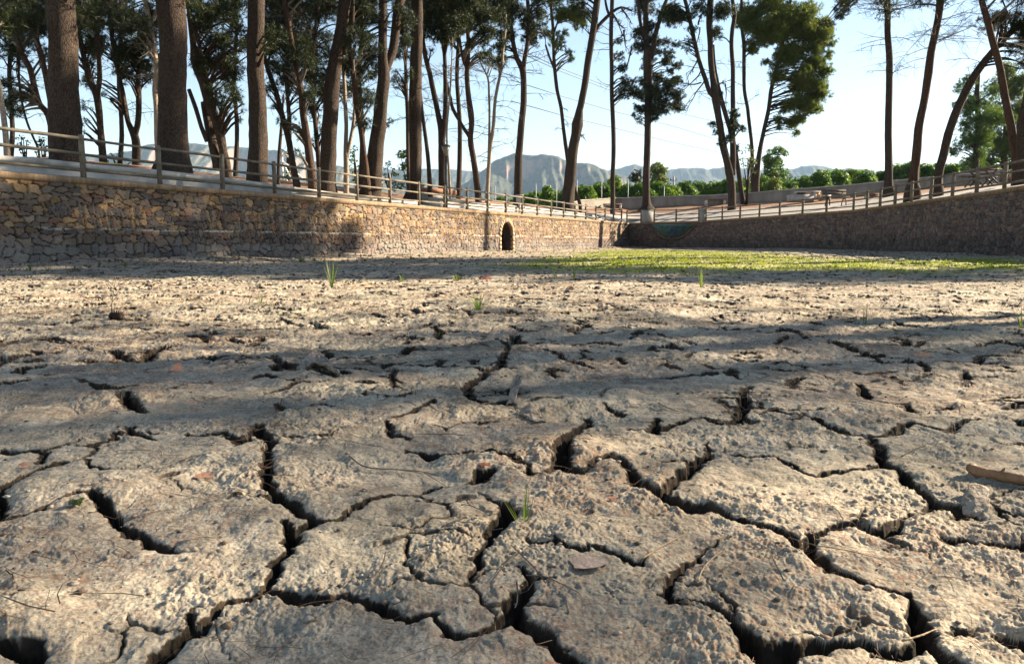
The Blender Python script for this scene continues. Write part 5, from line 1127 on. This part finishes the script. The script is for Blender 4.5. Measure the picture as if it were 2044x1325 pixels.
leafy('sunlit yellow green young pine behind the sixth large trunk', 812, 296, 74, 52, base=3, leaf='needles_lit', name='young_pine', cat='tree', nl=20, gaps=True, dens=420, size=.13, bot=392)
leafy('small sunlit tree glowing between the slim pines', 708, 290, 52, 46, base=3, leaf='needles_lit', name='young_tree', cat='tree', nl=16, gaps=True, dens=420, size=.1, bot=380)
leafy('dusty dark shrub left of the sixth large trunk', 775, 320, 50, 50, base=3, leaf='olive', name='dusty_shrub', cat='bush', nl=14, gaps=True, dens=380, size=.1)
for px, t, w, lb in [(45,268,44,'dark feathery bush behind the fence at the left edge, beside the pale stem'),(82,272,36,'dark feathery bush just left of the biggest trunk')]:
    leafy(lb, px, t, w, 34, base=2.5, leaf='needles', name='feathery_bush', cat='bush', nl=14, gaps=True, dens=520, size=.07, bot=312)
leafy('low bare looking shrub between the first two big trunks', 235, 300, 60, 30, base=2.8, leaf='olive', name='low_shrub', cat='bush', nl=10, gaps=True, dens=200, size=.05, bot=335)
# tall pines at the back right
def backpine(label, cl, px, Y, leaf):
    pine(label, Y, [[(px,372,16),(px-2,320,13),(px+3,250,12),(px,190,10),(px+4,140,7)]], cl, 'dense pines at the back right', leaf=leaf, dens=120, base=3.2)
backpine('dense olive green pine behind the bowed pine', [(1930,165,17),(1920,185,14),(1958,195,28),(1950,240,30),(1930,285,26),(1965,280,30),(1910,212,10),(1906,300,14),(1940,315,24),(1985,225,28),(1940,210,22)], 1950, 66, 'broad')
backpine('dense yellow green pine behind the leaning pine at the right edge', [(1995,170,32),(2010,140,20),(2005,235,36),(1990,285,34),(2035,205,32),(2035,275,34),(2010,310,30),(1975,310,24),(2060,240,40),(2030,160,26),(1960,330,18)], 2006, 72, 'needles_lit')
# ------------------------------------------------------------------ mountains
def mtn_mat(rock, veg):
    m, nt, out = mat_new('mountain_slope'); s = NT(nt); p = s.pos(); g = s.node('ShaderNodeNewGeometry'); sx = s.node('ShaderNodeSeparateXYZ'); s.link(g.outputs['Normal'], sx.inputs[0])
    n = s.noise(p, .011, 8, .7); n2 = s.noise(s.pos((1, 1, .25)), .03, 6, .7); steep = s.math('ADD', sx.outputs['Z'], s.math('MULTIPLY', s.math('SUBTRACT', n2, .5), .5))
    vg = s.ramp(s.noise(p, .05, 8, .8), [(.38, tuple(c*.45 for c in veg)), (.52, veg), (.66, tuple(c*2.2 for c in veg))]); rk = s.ramp(n2, [(.35, tuple(c*.55 for c in rock)), (.5, rock), (.65, (min(rock[0]*1.5, .9), rock[1]*1.2, rock[2]*1.1))])
    c = s.mix(s.ramp(steep, [(.5, (1, 1, 1)), (.66, (0, 0, 0))]), vg, rk); s.bsdf(out, c, .95, s.bump(n, 6.0, .8), .1); return m
MM = mtn_mat((.19, .14, .115), (.048, .052, .036))
def mountain(label, ridge, Y, depth, seed, cliff=.3, foot=2.0):
    pxs = np.arange(ridge[0][0], ridge[-1][0]+1, 2.2); top = np.interp(pxs, [r[0] for r in ridge], [r[1] for r in ridge])
    top = top + 1.3*fbm(pxs*.07, pxs*0+seed, 4, .6)
    rows = 90; t = np.linspace(-.35, 1, rows)       # t=0 ridge, 1 foot towards the viewer
    PX, T = np.meshgrid(pxs, t); H = np.interp(PX, pxs, (np.array([at(a, b, Y)[2] for a, b in zip(pxs, top)])))
    gully = fbm(PX*.028+seed, T*2.2, 5, .55); rib = np.abs(pnoise(PX*.06+seed*3, T*1.1+4)); 
    tt = np.clip(T+.06*gully*sstep(0, .1, T)*sstep(1.0, .8, T), -.35, 1)
    c = cliff*(.6+.6*pnoise(PX*.012+seed, PX*0+1))
    prof_ = np.where(tt < 0, 1+tt*1.2, np.where(tt < .10, 1-c*sstep(0, .10, tt), (1-c)*(1-((tt-.10)/.9))**1.15))
    Z = foot+(H-foot)*prof_*(1+.05*gully*sstep(0, .15, np.abs(T))*sstep(1, .9, T)) - 9*rib*sstep(0, .1, T)*sstep(1., .6, T)
    Yv = Y-depth*T+18*gully*sstep(0, .08, T); X = (PX-CX)/F*Y*np.ones_like(T)*(Yv/Y)**.4
    V = np.stack([X, Yv, Z], -1).reshape(-1, 3); k = len(pxs); i = np.arange(rows-1)[:,None]*k; j = np.arange(k-1)[None]; Q = np.stack([i+j, i+k+j, i+k+j+1, i+j+1], -1).reshape(-1, 4)
    o = raw_mesh('hills', V, np.zeros((0, 3), np.int32), Q[:, ::-1], MM, None, False); tag(o, label, 'mountain', None, 'structure')
mountain('long flat topped rocky mountain behind the left pines', [(-300,330),(-60,318),(120,312),(230,308),(280,300),(310,288),(345,286),(380,283),(440,290),(490,293),(560,300),(600,306),(640,322),(700,335),(760,343),(850,350),(960,372),(1050,400)], 2600, 1100, 2.3, .42)
mountain('rugged grey blue mountain with the highest summit near the centre', [(820,400),(900,385),(950,352),(968,338),(985,322),(1010,312),(1027,306),(1060,310),(1082,308),(1112,312),(1125,319),(1150,325),(1168,325),(1180,328),(1200,338),(1225,345),(1260,356),(1330,375),(1400,400)], 2300, 900, 5.1, .35)
mountain('lower blue ridge between the left mountain and the summit', [(640,345),(700,342),(780,339),(860,338),(895,337),(920,340),(960,342),(1010,352),(1100,372)], 3600, 900, 8.4, .1)
mountain('distant blue serrated ridge right of the summit', [(1100,350),(1180,346),(1227,337),(1245,331),(1263,328),(1277,332),(1300,343),(1320,342),(1334,338),(1357,334),(1372,336),(1386,334),(1404,338),(1420,336),(1443,332),(1480,336),(1530,340),(1570,338),(1588,332),(1613,330),(1635,333),(1657,338),(1681,336),(1711,338),(1760,344),(1900,352),(2300,360)], 3900, 1300, 11.7, .3)
# ------------------------------------------------------------------ things on the mud
def gpt(px, py, dz=0.0):
    g = on_ground(px, py, 0.0)
    for _ in range(3): g = on_ground(px, py, gz(g[0], g[1]))
    return np.array([g[0], g[1], gz(g[0], g[1])+dz])
def blade(mb, p, d, L, w, bend=.6, n=5):
    d = np.array(d, float); d /= np.linalg.norm(d); side = np.cross(d, (0, 0, 1)); side /= (np.linalg.norm(side)+1e-6); V = []; q = np.array(p, float)
    for i in range(n+1):
        t = i/n; ww = w*(1-t**1.6)*.5+.0002; V += [q-side*ww, q+side*ww]; dd = d.copy(); dd[2] -= bend*t*1.2; dd /= np.linalg.norm(dd); q = q+dd*L/n
    mb.add(V, quads=[[2*i, 2*i+1, 2*i+3, 2*i+2] for i in range(n)])
def tuft(px, py, hpx, n, label, spread=.5, wpx=3, name='grass_tuft', cat='grass tuft', mat='grass', bend=.5):
    p = gpt(px, py, -.012); Y = p[1]; H = hpx*mpp(Y); root = empty(name, tuple(p)); tag(root, label, cat)
    mb = MB(); mb2 = MB()
    for k in range(n):
        a = random.uniform(0, 6.28); s = random.uniform(.15, 1)*spread; b = mb if k % 4 else mb2
        blade(b, p+np.array([math.cos(a), math.sin(a), 0])*.006, (math.cos(a)*s, math.sin(a)*s, 1), H*random.uniform(.6, 1.1), wpx*.62*mpp(Y), bend*random.uniform(.3, 1.2), 7)
    mb.build('blades', M[mat], root, True); mb2.build('old_blades', M['olive'], root, True)
tuft(955, 622, 58, 22, 'largest green grass tuft, arching blades, standing in the mud in the middle distance', 1.0, 3.4, bend=.7)
tuft(662, 574, 62, 12, 'tall grass tuft with long curving blades at the edge of the sunlit strip', .55, 3, bend=.3)
tuft(912, 562, 24, 16, 'small bright green tuft behind the largest tuft', .9, 2.4)
tuft(906, 636, 18, 12, 'tiny dry tuft left of and below the largest tuft', 1.0, 2)
tuft(1046, 1044, 95, 9, 'nearest sparse grass sprig growing from the deep crack', .9, 5, bend=.35)
tuft(1400, 575, 48, 8, 'upright grass sprout before the algae green strip', .25, 2.6, bend=.15)
tuft(1726, 646, 52, 6, 'thin upright reed like sprout on the right of the mud', .12, 3, bend=.08)
tuft(2041, 655, 58, 10, 'grass tuft cut by the right edge', .5, 4)
tuft(803, 562, 22, 8, 'faint small tuft left of the largest tuft', .5, 2)
tuft(520, 606, 30, 7, 'thin sprout at the shade edge left of centre', .7, 2)
tuft(1107, 556, 30, 6, 'thin sprout in the shaded strip at the centre', .2, 2)
tuft(1146, 560, 40, 7, 'taller thin sprout near the centre of the shaded strip', .4, 2)
tuft(1115, 800, 12, 7, 'tiny green sprout beside the curled mud flake', .9, 3)
tuft(1862, 762, 16, 8, 'tiny green tuft on the right middle ground', .6, 3)
tuft(875, 673, 14, 8, 'tiny pale tuft on the sunlit patch', .6, 2)
for (px, py, h) in [(60,538,18),(150,540,16),(95,536,14),(250,534,16),(640,512,18),(600,518,14),(820,519,12)]:
    tuft(px, py, h, 16, 'grass tuft at the foot of the ochre wall, %s' % {60:'leftmost', 150:'third from the left', 95:'second from the left', 250:'fourth, left of the bare ground', 640:'dark green one beside the sunlit stones', 600:'small one left of the sunlit stones', 820:'faint one left of the arch'}[px], .6, 2.4)
# clover like sprout near the lower left
def clover():
    p = gpt(154, 1016); root = empty('clover_plant', tuple(p)); tag(root, 'small dark green clover like seedling by the lower left crack', 'seedling'); mb = MB(); st = MB(); s = mpp(p[1])
    for k in range(9):
        a = k*2.4; r = (5+2.0*k)*s*.62; z = .012+.004*(k % 3); c = p+np.array([math.cos(a)*r, math.sin(a)*r, z]); R = 6.5*s
        V = [c]+[c+np.array([math.cos(b)*R*(1+.15*math.sin(3*b+k)), math.sin(b)*R*.9, .002*math.sin(b*2+k)]) for b in np.linspace(0, 6.28, 9)[:-1]]
        mb.add(V, tris=[[0, 1+i, 1+(i+1) % 8] for i in range(8)]); st.tube([p, c], .0008, 4)
    mb.build('leaves', M['broad'], root); st.build('stems', M['grass'], root)
clover()
def twig(pts, r, label, name='twig', lift=.006, mat='twig', forks=2, part=True):
    P = [gpt(x, y, lift+(z if len(q) > 2 else 0)) for q in pts for x, y, z in [(q[0], q[1], q[2] if len(q) > 2 else 0)]]
    mb = MB(); S = smooth_path(np.array([np.append(p, 0) for p in P]), .012)[:, :3]; mb.tube(S, np.linspace(r, r*.4, len(S)), 6, rough=.06)
    for k in range(forks):
        i = random.randrange(len(S)//3, len(S)-1); d = (S[-1]-S[0]); d = d/np.linalg.norm(d)+rng.normal(0, .5, 3)*np.array([1, 1, .3]); d[2] = abs(d[2])*.4; mb.tube([S[i], S[i]+d*.03*max(1, P[0][1]), S[i]+d*.055*max(1, P[0][1])], [r*.5, r*.35, r*.15], 5)
    o = mb.build(name, M[mat], None, True); tag(o, label, 'twig'); return o
twig([(697,915),(730,938),(790,943),(845,948),(876,957)], .0022, 'long dark curved twig on the mud at the centre left', lift=.008)
twig([(1293,1110),(1330,1092),(1362,1072),(1385,1060)], .0016, 'straw coloured twig leaning by the right of centre crack', mat='straw', forks=0) if False else None
M['straw'] = simple_mat('straw', (.26, .17, .09), (.42, .3, .18), 20)
twig([(1282,1122),(1318,1098),(1352,1080),(1378,1066)], .0017, 'straw brown twig pointing up right beside the central thin crack', mat='straw', forks=1)
twig([(1393,1166),(1404,1140),(1425,1118),(1452,1101)], .0016, 'pale curved straw on the right hand plate', mat='straw', forks=0)
twig([(227,630,.03),(231,600,.02),(234,575,.0)], .003, 'thin stem by the pine cone', forks=0) if False else None
twig([(130,530),(160,545),(200,548),(225,553)], .006, 'bent dead twig on the sunlit strip at the left', lift=.02)
twig([(180,538),(205,556),(222,562)], .007, 'crooked dead twig near the wall foot at the left', lift=.02)
twig([(722,555),(735,570),(748,577),(760,579)], .008, 'forked pale twig at the edge of the sunlit strip', lift=.03, mat='straw')
twig([(1050,1155),(1090,1158),(1130,1177),(1155,1190)], .0013, 'thin brown twig lying over the small central crack', lift=.006, forks=0)
twig([(1340,1290),(1365,1270),(1393,1258)], .0018, 'pale twig lying across the lower right crack mouth', lift=.006, mat='straw', forks=0) if False else None
twig([(1800,1292),(1835,1282),(1868,1268)], .0018, 'pale straw bridging the deep crack at the lower right', lift=.010, mat='straw', forks=1)
twig([(1800,916),(1822,905),(1850,893)], .002, 'thin dark twig left of the brown stick', lift=.008, forks=0)
twig([(1400,905),(1425,888),(1440,875)], .002, 'short twig sticking up from the crack right of centre', lift=.008, forks=0) if False else None
# standing dead sprout by the cone
def sprout(px, py, hpx, label, lean=.15, n=4):
    p = gpt(px, py); H = hpx*mpp(p[1]); mb = MB(); S = [p+np.array([lean*H*t*math.sin(t*2), 0, H*t]) for t in np.linspace(0, 1, 7)]; mb.tube(S, np.linspace(.004, .0015, 7), 5)
    for k in range(n): t = random.uniform(.2, .7); q = p+np.array([lean*H*t*math.sin(t*2), 0, H*t]); s = random.choice((-1, 1)); mb.tube([q, q+np.array([s*.12*H, 0, .12*H]), q+np.array([s*.22*H, 0, .33*H])], [.0025, .002, .001], 4)
    o = mb.build('dead_sprout', M['twig'], None); tag(o, label, 'sprout')
sprout(223, 622, 72, 'dry upright sprout with side twigs just behind the pine cone', .18, 6)
sprout(497, 608, 22, 'small forked dry sprout in the sunlit strip left of centre', .3, 3)
sprout(1905, 640, 30, 'dry leaning sprout on the right of the mud', -.5, 2)
sprout(2030, 618, 34, 'dry dark sprout leaning left near the right edge', .6, 2)
for i, (a, b, c) in enumerate([(1792,547,20),(1825,550,14),(1770,549,12)]): sprout(a, b, c, ['tallest pale dry weed at the shade edge on the right', 'pale dry weed right of the tallest one on the right', 'small pale dry weed left of the tallest one on the right'][i], .6, 5)
# pine cone
def cone():
    p = gpt(231, 641); s = mpp(p[1]); R = 13.5*s; root = empty('pine_cone', tuple(p)); tag(root, 'dark open pine cone lying on the mud at the left', 'pine cone')
    c = p+np.array([0, 0, R*.72]); core = MB(); core.tube([c+np.array([-R*1.0, 0, 0]), c+np.array([-R*.4, 0, 0]), c+np.array([R*.3, 0, 0]), c+np.array([R*.95, 0, 0])], [R*.15, R*.5, R*.5, R*.12], 10); core.build('core', M['conebark'], root)
    mb = MB()
    for k in range(110):
        t = k/110; a = k*2.399; x = -R*.95+1.9*R*t; rr = R*.95*math.sqrt(max(0.05, 1-(x/(R*1.12))**2)); n = np.array([.28, math.cos(a), math.sin(a)]); n /= np.linalg.norm(n); q = c+np.array([x, 0, 0])+n*rr*.35
        side = np.cross(n, (1, 0, 0)); side /= np.linalg.norm(side); tip = c+np.array([x, 0, 0])+n*rr*.95; up = np.cross(side, n); w = R*.2
        mb.add([q-side*w*.4, q+side*w*.4, tip+side*w, tip-side*w, tip+n*.12*R+up*.05*R, q+up*.05*R], tris=[[3, 2, 4], [0, 3, 5], [5, 3, 4], [1, 5, 2], [5, 4, 2]], quads=[[0, 1, 2, 3]])
    mb.build('scales', M['conebark'], root)
M['conebark'] = simple_mat('cone_scale', (.035, .022, .016), (.14, .09, .065), 40)
cone()
# brown stick at the right edge
def stick():
    P = [gpt(x, y, .013) for x, y in ((1934,943),(1952,951),(1985,958),(2025,966),(2080,978))]; root = empty('bark_stick', tuple(P[0])); tag(root, 'smooth reddish brown stick entering at the right edge', 'stick')
    S = smooth_path(np.array([np.append(p, 0) for p in P]), .008)[:, :3]; n = len(S); t = np.linspace(0, 1, n); r = .0125*np.minimum(1, np.sqrt(t*14+.05)); r = np.minimum(r, .0125); mb = MB(); mb.tube(S, r, 14, rough=.03); mb.build('bark', M['stick'], root, True)
    mb = MB(); mb.tube([S[n//2]+np.array([0, 0, .011]), S[n//2]+np.array([.004, 0, .018])], [.004, .0015], 6); mb.build('knot', M['stick'], root)
M['stick'] = simple_mat('brown_stick', (.15, .075, .035), (.32, .18, .095), 30, .6, .002, 200)
stick()
# dry leaves
def leaf(px, py, w, h, rgb, label, tilt=.2, curl=.25):
    p = gpt(px, py, .006); s = mpp(p[1]); W = w*s/2; H = W*.75*h; V = [p+np.array([0, 0, .002])]; n = 14; ph = random.random()*6
    for k in range(n):
        a = k/n*6.283; r = 1+.14*math.sin(3*a+ph)+.08*math.sin(5*a); V.append(p+np.array([math.cos(a)*W*r, math.sin(a)*H*r, abs(math.sin(a))*curl*H*.6+math.sin(a)*tilt*H+.002]))
    V2 = [v-np.array([0, 0, .0012]) for v in V]; mb = MB(); mb.add(V, tris=[[0, 1+k, 1+(k+1) % n] for k in range(n)]); mb.add(V2, tris=[[0, 1+(k+1) % n, 1+k] for k in range(n)])
    m = simple_mat('dry_leaf', tuple(c*.8 for c in rgb), tuple(c*1.2 for c in rgb), 40); o = mb.build('dry_leaf', m, None, True); tag(o, label, 'leaf')
leaf(1172, 1131, 78, .8, (.36, .26, .2), 'large flat pinkish leaf or peel on the front plate', .15, .1)
leaf(407, 957, 40, .7, (.40, .2, .12), 'flat terracotta coloured leaf on the left plate')
leaf(353, 741, 24, 1.2, (.62, .26, .14), 'small bright orange leaf on the left middle ground', .9)
leaf(966, 933, 24, .7, (.3, .09, .05), 'tiny dark red leaf above the big central hole')
leaf(970, 559, 20, 1.2, (.5, .2, .13), 'reddish clod like leaf just right of the small bright tuft', .8)
leaf(1138, 582, 20, 1.0, (.3, .16, .1), 'brown scrap in the sunlit strip right of centre', .9)
leaf(833, 706, 22, .5, (.4, .12, .06), 'red scrap lying in the middle ground left of the crack')
leaf(1842, 714, 38, .5, (.5, .24, .12), 'orange tinted bark scrap on the right plate edge', .5)
leaf(48, 935, 24, .8, (.5, .27, .16), 'orange scrap beside the crack at the left edge', .6)
leaf(1222, 1000, 20, .6, (.35, .17, .1), 'small brown scrap on the upper right of the big plate')
M['flake'] = simple_mat('dry_mud_flake', (.14, .10, .07), (.46, .38, .29), 45, .95, .008, 160)
# curled flakes of mud: raised broken plates
def flake(outl, zf, thick, label, dark=False):
    P = np.array([gpt(x, y) for x, y in outl]); n = len(P); zf = np.array(zf); K = 40; R = 9
    t = np.linspace(0, n, K, endpoint=False); i = t.astype(int); f = (t-i)[:, None]; rim = P[i]*(1-f)+P[(i+1) % n]*f; rz = zf[i]*(1-f[:, 0])+zf[(i+1) % n]*f[:, 0]
    c = P.mean(0); cz = zf.mean()+.004; sc = np.linalg.norm(P-c, axis=1).mean(); V = []
    for s_, off in ((1, 0), (-1, -thick)):
        for r in range(R+1):
            q = r/R; xy = c+(rim-c)*q; j = fbm(xy[:, 0]*60, xy[:, 1]*60, 4, .65); wob = 1+.16*fbm(rim[:, 0]*35, rim[:, 1]*35+1, 3)*q
            xy = c+(rim-c)*(q*wob)[:, None]; z = xy[:, 2]+cz*(1-q)+rz*q+off*(1-q**6*.6)+.06*sc*j*(.4+.6*q)
            V += list(np.c_[xy[:, 0], xy[:, 1], z])
    V = np.array(V); Q = []; m = (R+1)*K
    for r in range(R):
        for k in range(K):
            a_, b_ = r*K+k, r*K+(k+1) % K; Q.append([a_, a_+K, b_+K, b_]); Q.append([m+a_, m+b_, m+b_+K, m+a_+K])
    for k in range(K): Q.append([R*K+k, m+R*K+k, m+R*K+(k+1) % K, R*K+(k+1) % K])
    mb = MB(); mb.add(V, quads=Q); o = mb.build('mud_flake', M['flake'], None, False); tag(o, label, 'mud flake')
flake([(594,742),(625,736),(655,742),(690,753),(650,728),(628,720),(605,730)], [.0, .03, .03, .0, .035, .055, .02], .012, 'dark brown raised flake of mud beside the left middle crack')
flake([(1012,806),(1028,806),(1044,772),(1032,768),(1020,775)], [.002, .01, .045, .04, .02], .006, 'upright pale edged curled flake on the central round plate')
flake([(1036,828),(1060,822),(1090,845),(1066,846),(1045,836)], [.008, .03, .006, .012, .012], .01, 'low broken flake below the upright curled one')
flake([(1920,1005),(1935,990),(1975,1000),(1975,1025),(1945,1030),(1922,1022)], [.01, .03, .026, .012, .006, .0], .02, 'thick broken lump of mud at the crack below the brown stick')
# ground litter nobody could count
GROUNDV = None
def scatter(n, xr, yr, rad=True):
    y = yr[0]*(yr[1]/yr[0])**rng.random(n) if rad else rng.uniform(*yr, n); x = rng.uniform(-1, 1, n)*(0.85*y+.25); return x, y
_gys = GY[:, 0]; _o = bpy.data.objects['ground']; _co = np.empty(len(_o.data.vertices)*3, np.float32); _o.data.vertices.foreach_get('co', _co); _Z = _co.reshape(GX.shape+(3,))[:, :, 2]
def hit(x, y):       # real mud surface height under plan points
    r = np.clip(np.searchsorted(_gys, y), 0, len(_gys)-1); out = np.empty(len(x))
    half = np.minimum(.80*np.maximum(_gys[r], 0)+.14, 34); tcol = (GX[r[0]]/(np.minimum(.80*max(_gys[r[0]], 0)+.14, 34)))
    base_t = GX[np.searchsorted(_gys, 3.0)]/(0.8*_gys[np.searchsorted(_gys, 3.0)]+.14); c = np.clip(np.searchsorted(base_t, x/half), 0, GX.shape[1]-1); return _Z[r, c]
def needles_litter(n, LR, wk, yr, name, label, seedx, cols):
    x, y = scatter(n, None, yr); clump = (pnoise(x*2.2+seedx, y*2.2) > .02) & (rng.random(n) < np.clip(.16+.3*(y-.9), 0, 1)); x, y = x[clump], y[clump]; n = len(x); z = hit(x, y)
    a = rng.uniform(0, 6.28, n); L = rng.uniform(*LR, n); w = np.maximum(.0009, .0006*y)*wk; bend = rng.uniform(-.35, .35, n); V = []; Q = []
    d = np.stack([np.cos(a), np.sin(a)], -1); zz = []
    pts = [np.stack([x, y], -1)]
    for k in range(3):
        aa = a+bend*(k+1); pts.append(pts[-1]+np.stack([np.cos(aa), np.sin(aa)], -1)*(L/3)[:,None])
    hs = [np.maximum(hit(p[:,0], p[:,1]), z-.012)+.0035+rng.uniform(0, .004, n) for p in pts]
    for k, p in enumerate(pts):
        s = np.stack([-np.sin(a), np.cos(a)], -1)*(w*.5)[:,None]
        V.append(np.c_[p-s, hs[k]]); V.append(np.c_[p+s, hs[k]+w*.35])
    V = np.stack(V, 1).reshape(-1, 3); b = np.arange(n)[:,None]*8; Q = np.concatenate([b+np.array([[2*k, 2*k+2, 2*k+3, 2*k+1]]) for k in range(3)], 0)
    m, nt, out = mat_new('fallen_needles'); s_ = NT(nt); s_.bsdf(out, s_.ramp(s_.noise(s_.pos(), 9, 3), cols), .8)
    mb = MB(); mb.add(V, quads=Q); o = mb.build(name, m, None); tag(o, label, name.replace('_', ' '), None, 'stuff')
needles_litter(26000, (.035, .095), 1, (.85, 10.), 'needle_litter', 'fallen brown pine needles strewn over the cracked mud', 5, [(.35, (.06, .03, .018)), (.5, (.15, .08, .045)), (.68, (.34, .23, .14))])
needles_litter(2600, (.04, .16), 2.3, (1.0, 16.), 'twig_litter', 'short dark twigs and bark slivers littering the mud', 61, [(.35, (.03, .02, .014)), (.55, (.09, .06, .04)), (.7, (.3, .24, .17))])
def clods():
    n = 4000; x, y = scatter(n, None, (.95, 26.)); z = hit(x, y); mb = MB(); T = []; V = []
    base = np.array([[1,0,0],[-1,0,0],[0,1,0],[0,-1,0],[0,0,1],[0,0,-1]], float); F8 = np.array([[0,2,4],[2,1,4],[1,3,4],[3,0,4],[2,0,5],[1,2,5],[3,1,5],[0,3,5]])
    s = rng.uniform(.0018, .0065, n)*np.maximum(1, y*.42)*(rng.random(n)**1.5+.35); P = base[None]*s[:,None,None]*rng.uniform(.6, 1.4, (n, 6, 1))*np.array([1.2, 1.2, .6]); P = P+np.stack([x, y, z+s*.3], -1)[:,None,:]
    tn = rng.choice(3, n, p=[.5, .3, .2]); cc = np.array([[.34,.29,.235],[.16,.115,.085],[.10,.075,.055]])[tn]*rng.uniform(.7, 1.3, (n, 1))
    V = P.reshape(-1, 3); T = (F8[None]+np.arange(n)[:,None,None]*6).reshape(-1, 3); mb.add(V, tris=T, col=np.repeat(cc, 6, 0)); o = mb.build('mud_crumbs', M['stone'], None); tag(o, 'crumbs of dry mud and bark scattered over the basin floor', 'crumbs', None, 'stuff')
clods()
def basin_grass():
    n = 150000; y = rng.uniform(13.5, 52, n); x = rng.uniform(-.75, .75, n)*y*.95+2; r = np.searchsorted(_gys, y); half = .80*_gys[r]+.14; base_t = GX[np.searchsorted(_gys, 3.0)]/(0.8*_gys[np.searchsorted(_gys, 3.0)]+.14)
    c = np.clip(np.searchsorted(base_t, x/np.minimum(half, 34)), 0, GX.shape[1]-1); keep = GAL[r, c] > rng.uniform(.15, 1.0, n); x, y, r, c = x[keep], y[keep], r[keep], c[keep]; z = _Z[r, c]; n = len(x)
    a = rng.uniform(0, 6.28, n); h = rng.uniform(.006, .028, n)*(1+1.2*(pnoise(x*.9, y*.7) > .25)); w = .012+.0006*y; s = np.stack([np.cos(a)*w, np.sin(a)*w, 0*a], -1); p = np.stack([x, y, z-.004], -1); tip = p+np.stack([rng.normal(0, .02, n), rng.normal(0, .02, n), h], -1)
    mb = MB(); mb.add(np.stack([p-s, p+s, tip], 1).reshape(-1, 3), tris=np.arange(3*n).reshape(-1, 3)); o = mb.build('short_grass', M['algae_grass'], None); tag(o, 'short yellow green grass and algae covering the far basin floor', 'grass', None, 'stuff')
basin_grass()
# ------------------------------------------------------------------ haze
def haze():
    mb = MB(); mb.box((0, 2250, 260), (7200, 4900, 524)); m = bpy.data.materials.new('haze'); m.use_nodes = True; nt = m.node_tree; nt.nodes.clear(); out = nt.nodes.new('ShaderNodeOutputMaterial'); v = nt.nodes.new('ShaderNodeVolumePrincipled')
    v.inputs['Color'].default_value = (.50, .72, 1, 1); v.inputs['Density'].default_value = HAZE; v.inputs['Anisotropy'].default_value = 0; nt.links.new(v.outputs[0], out.inputs['Volume']); o = mb.build('haze', m, None); tag(o, 'thin bluish summer haze filling the air', 'haze', None, 'stuff')
HAZE = 0.9e-4
haze()
print('objects', len(bpy.data.objects))
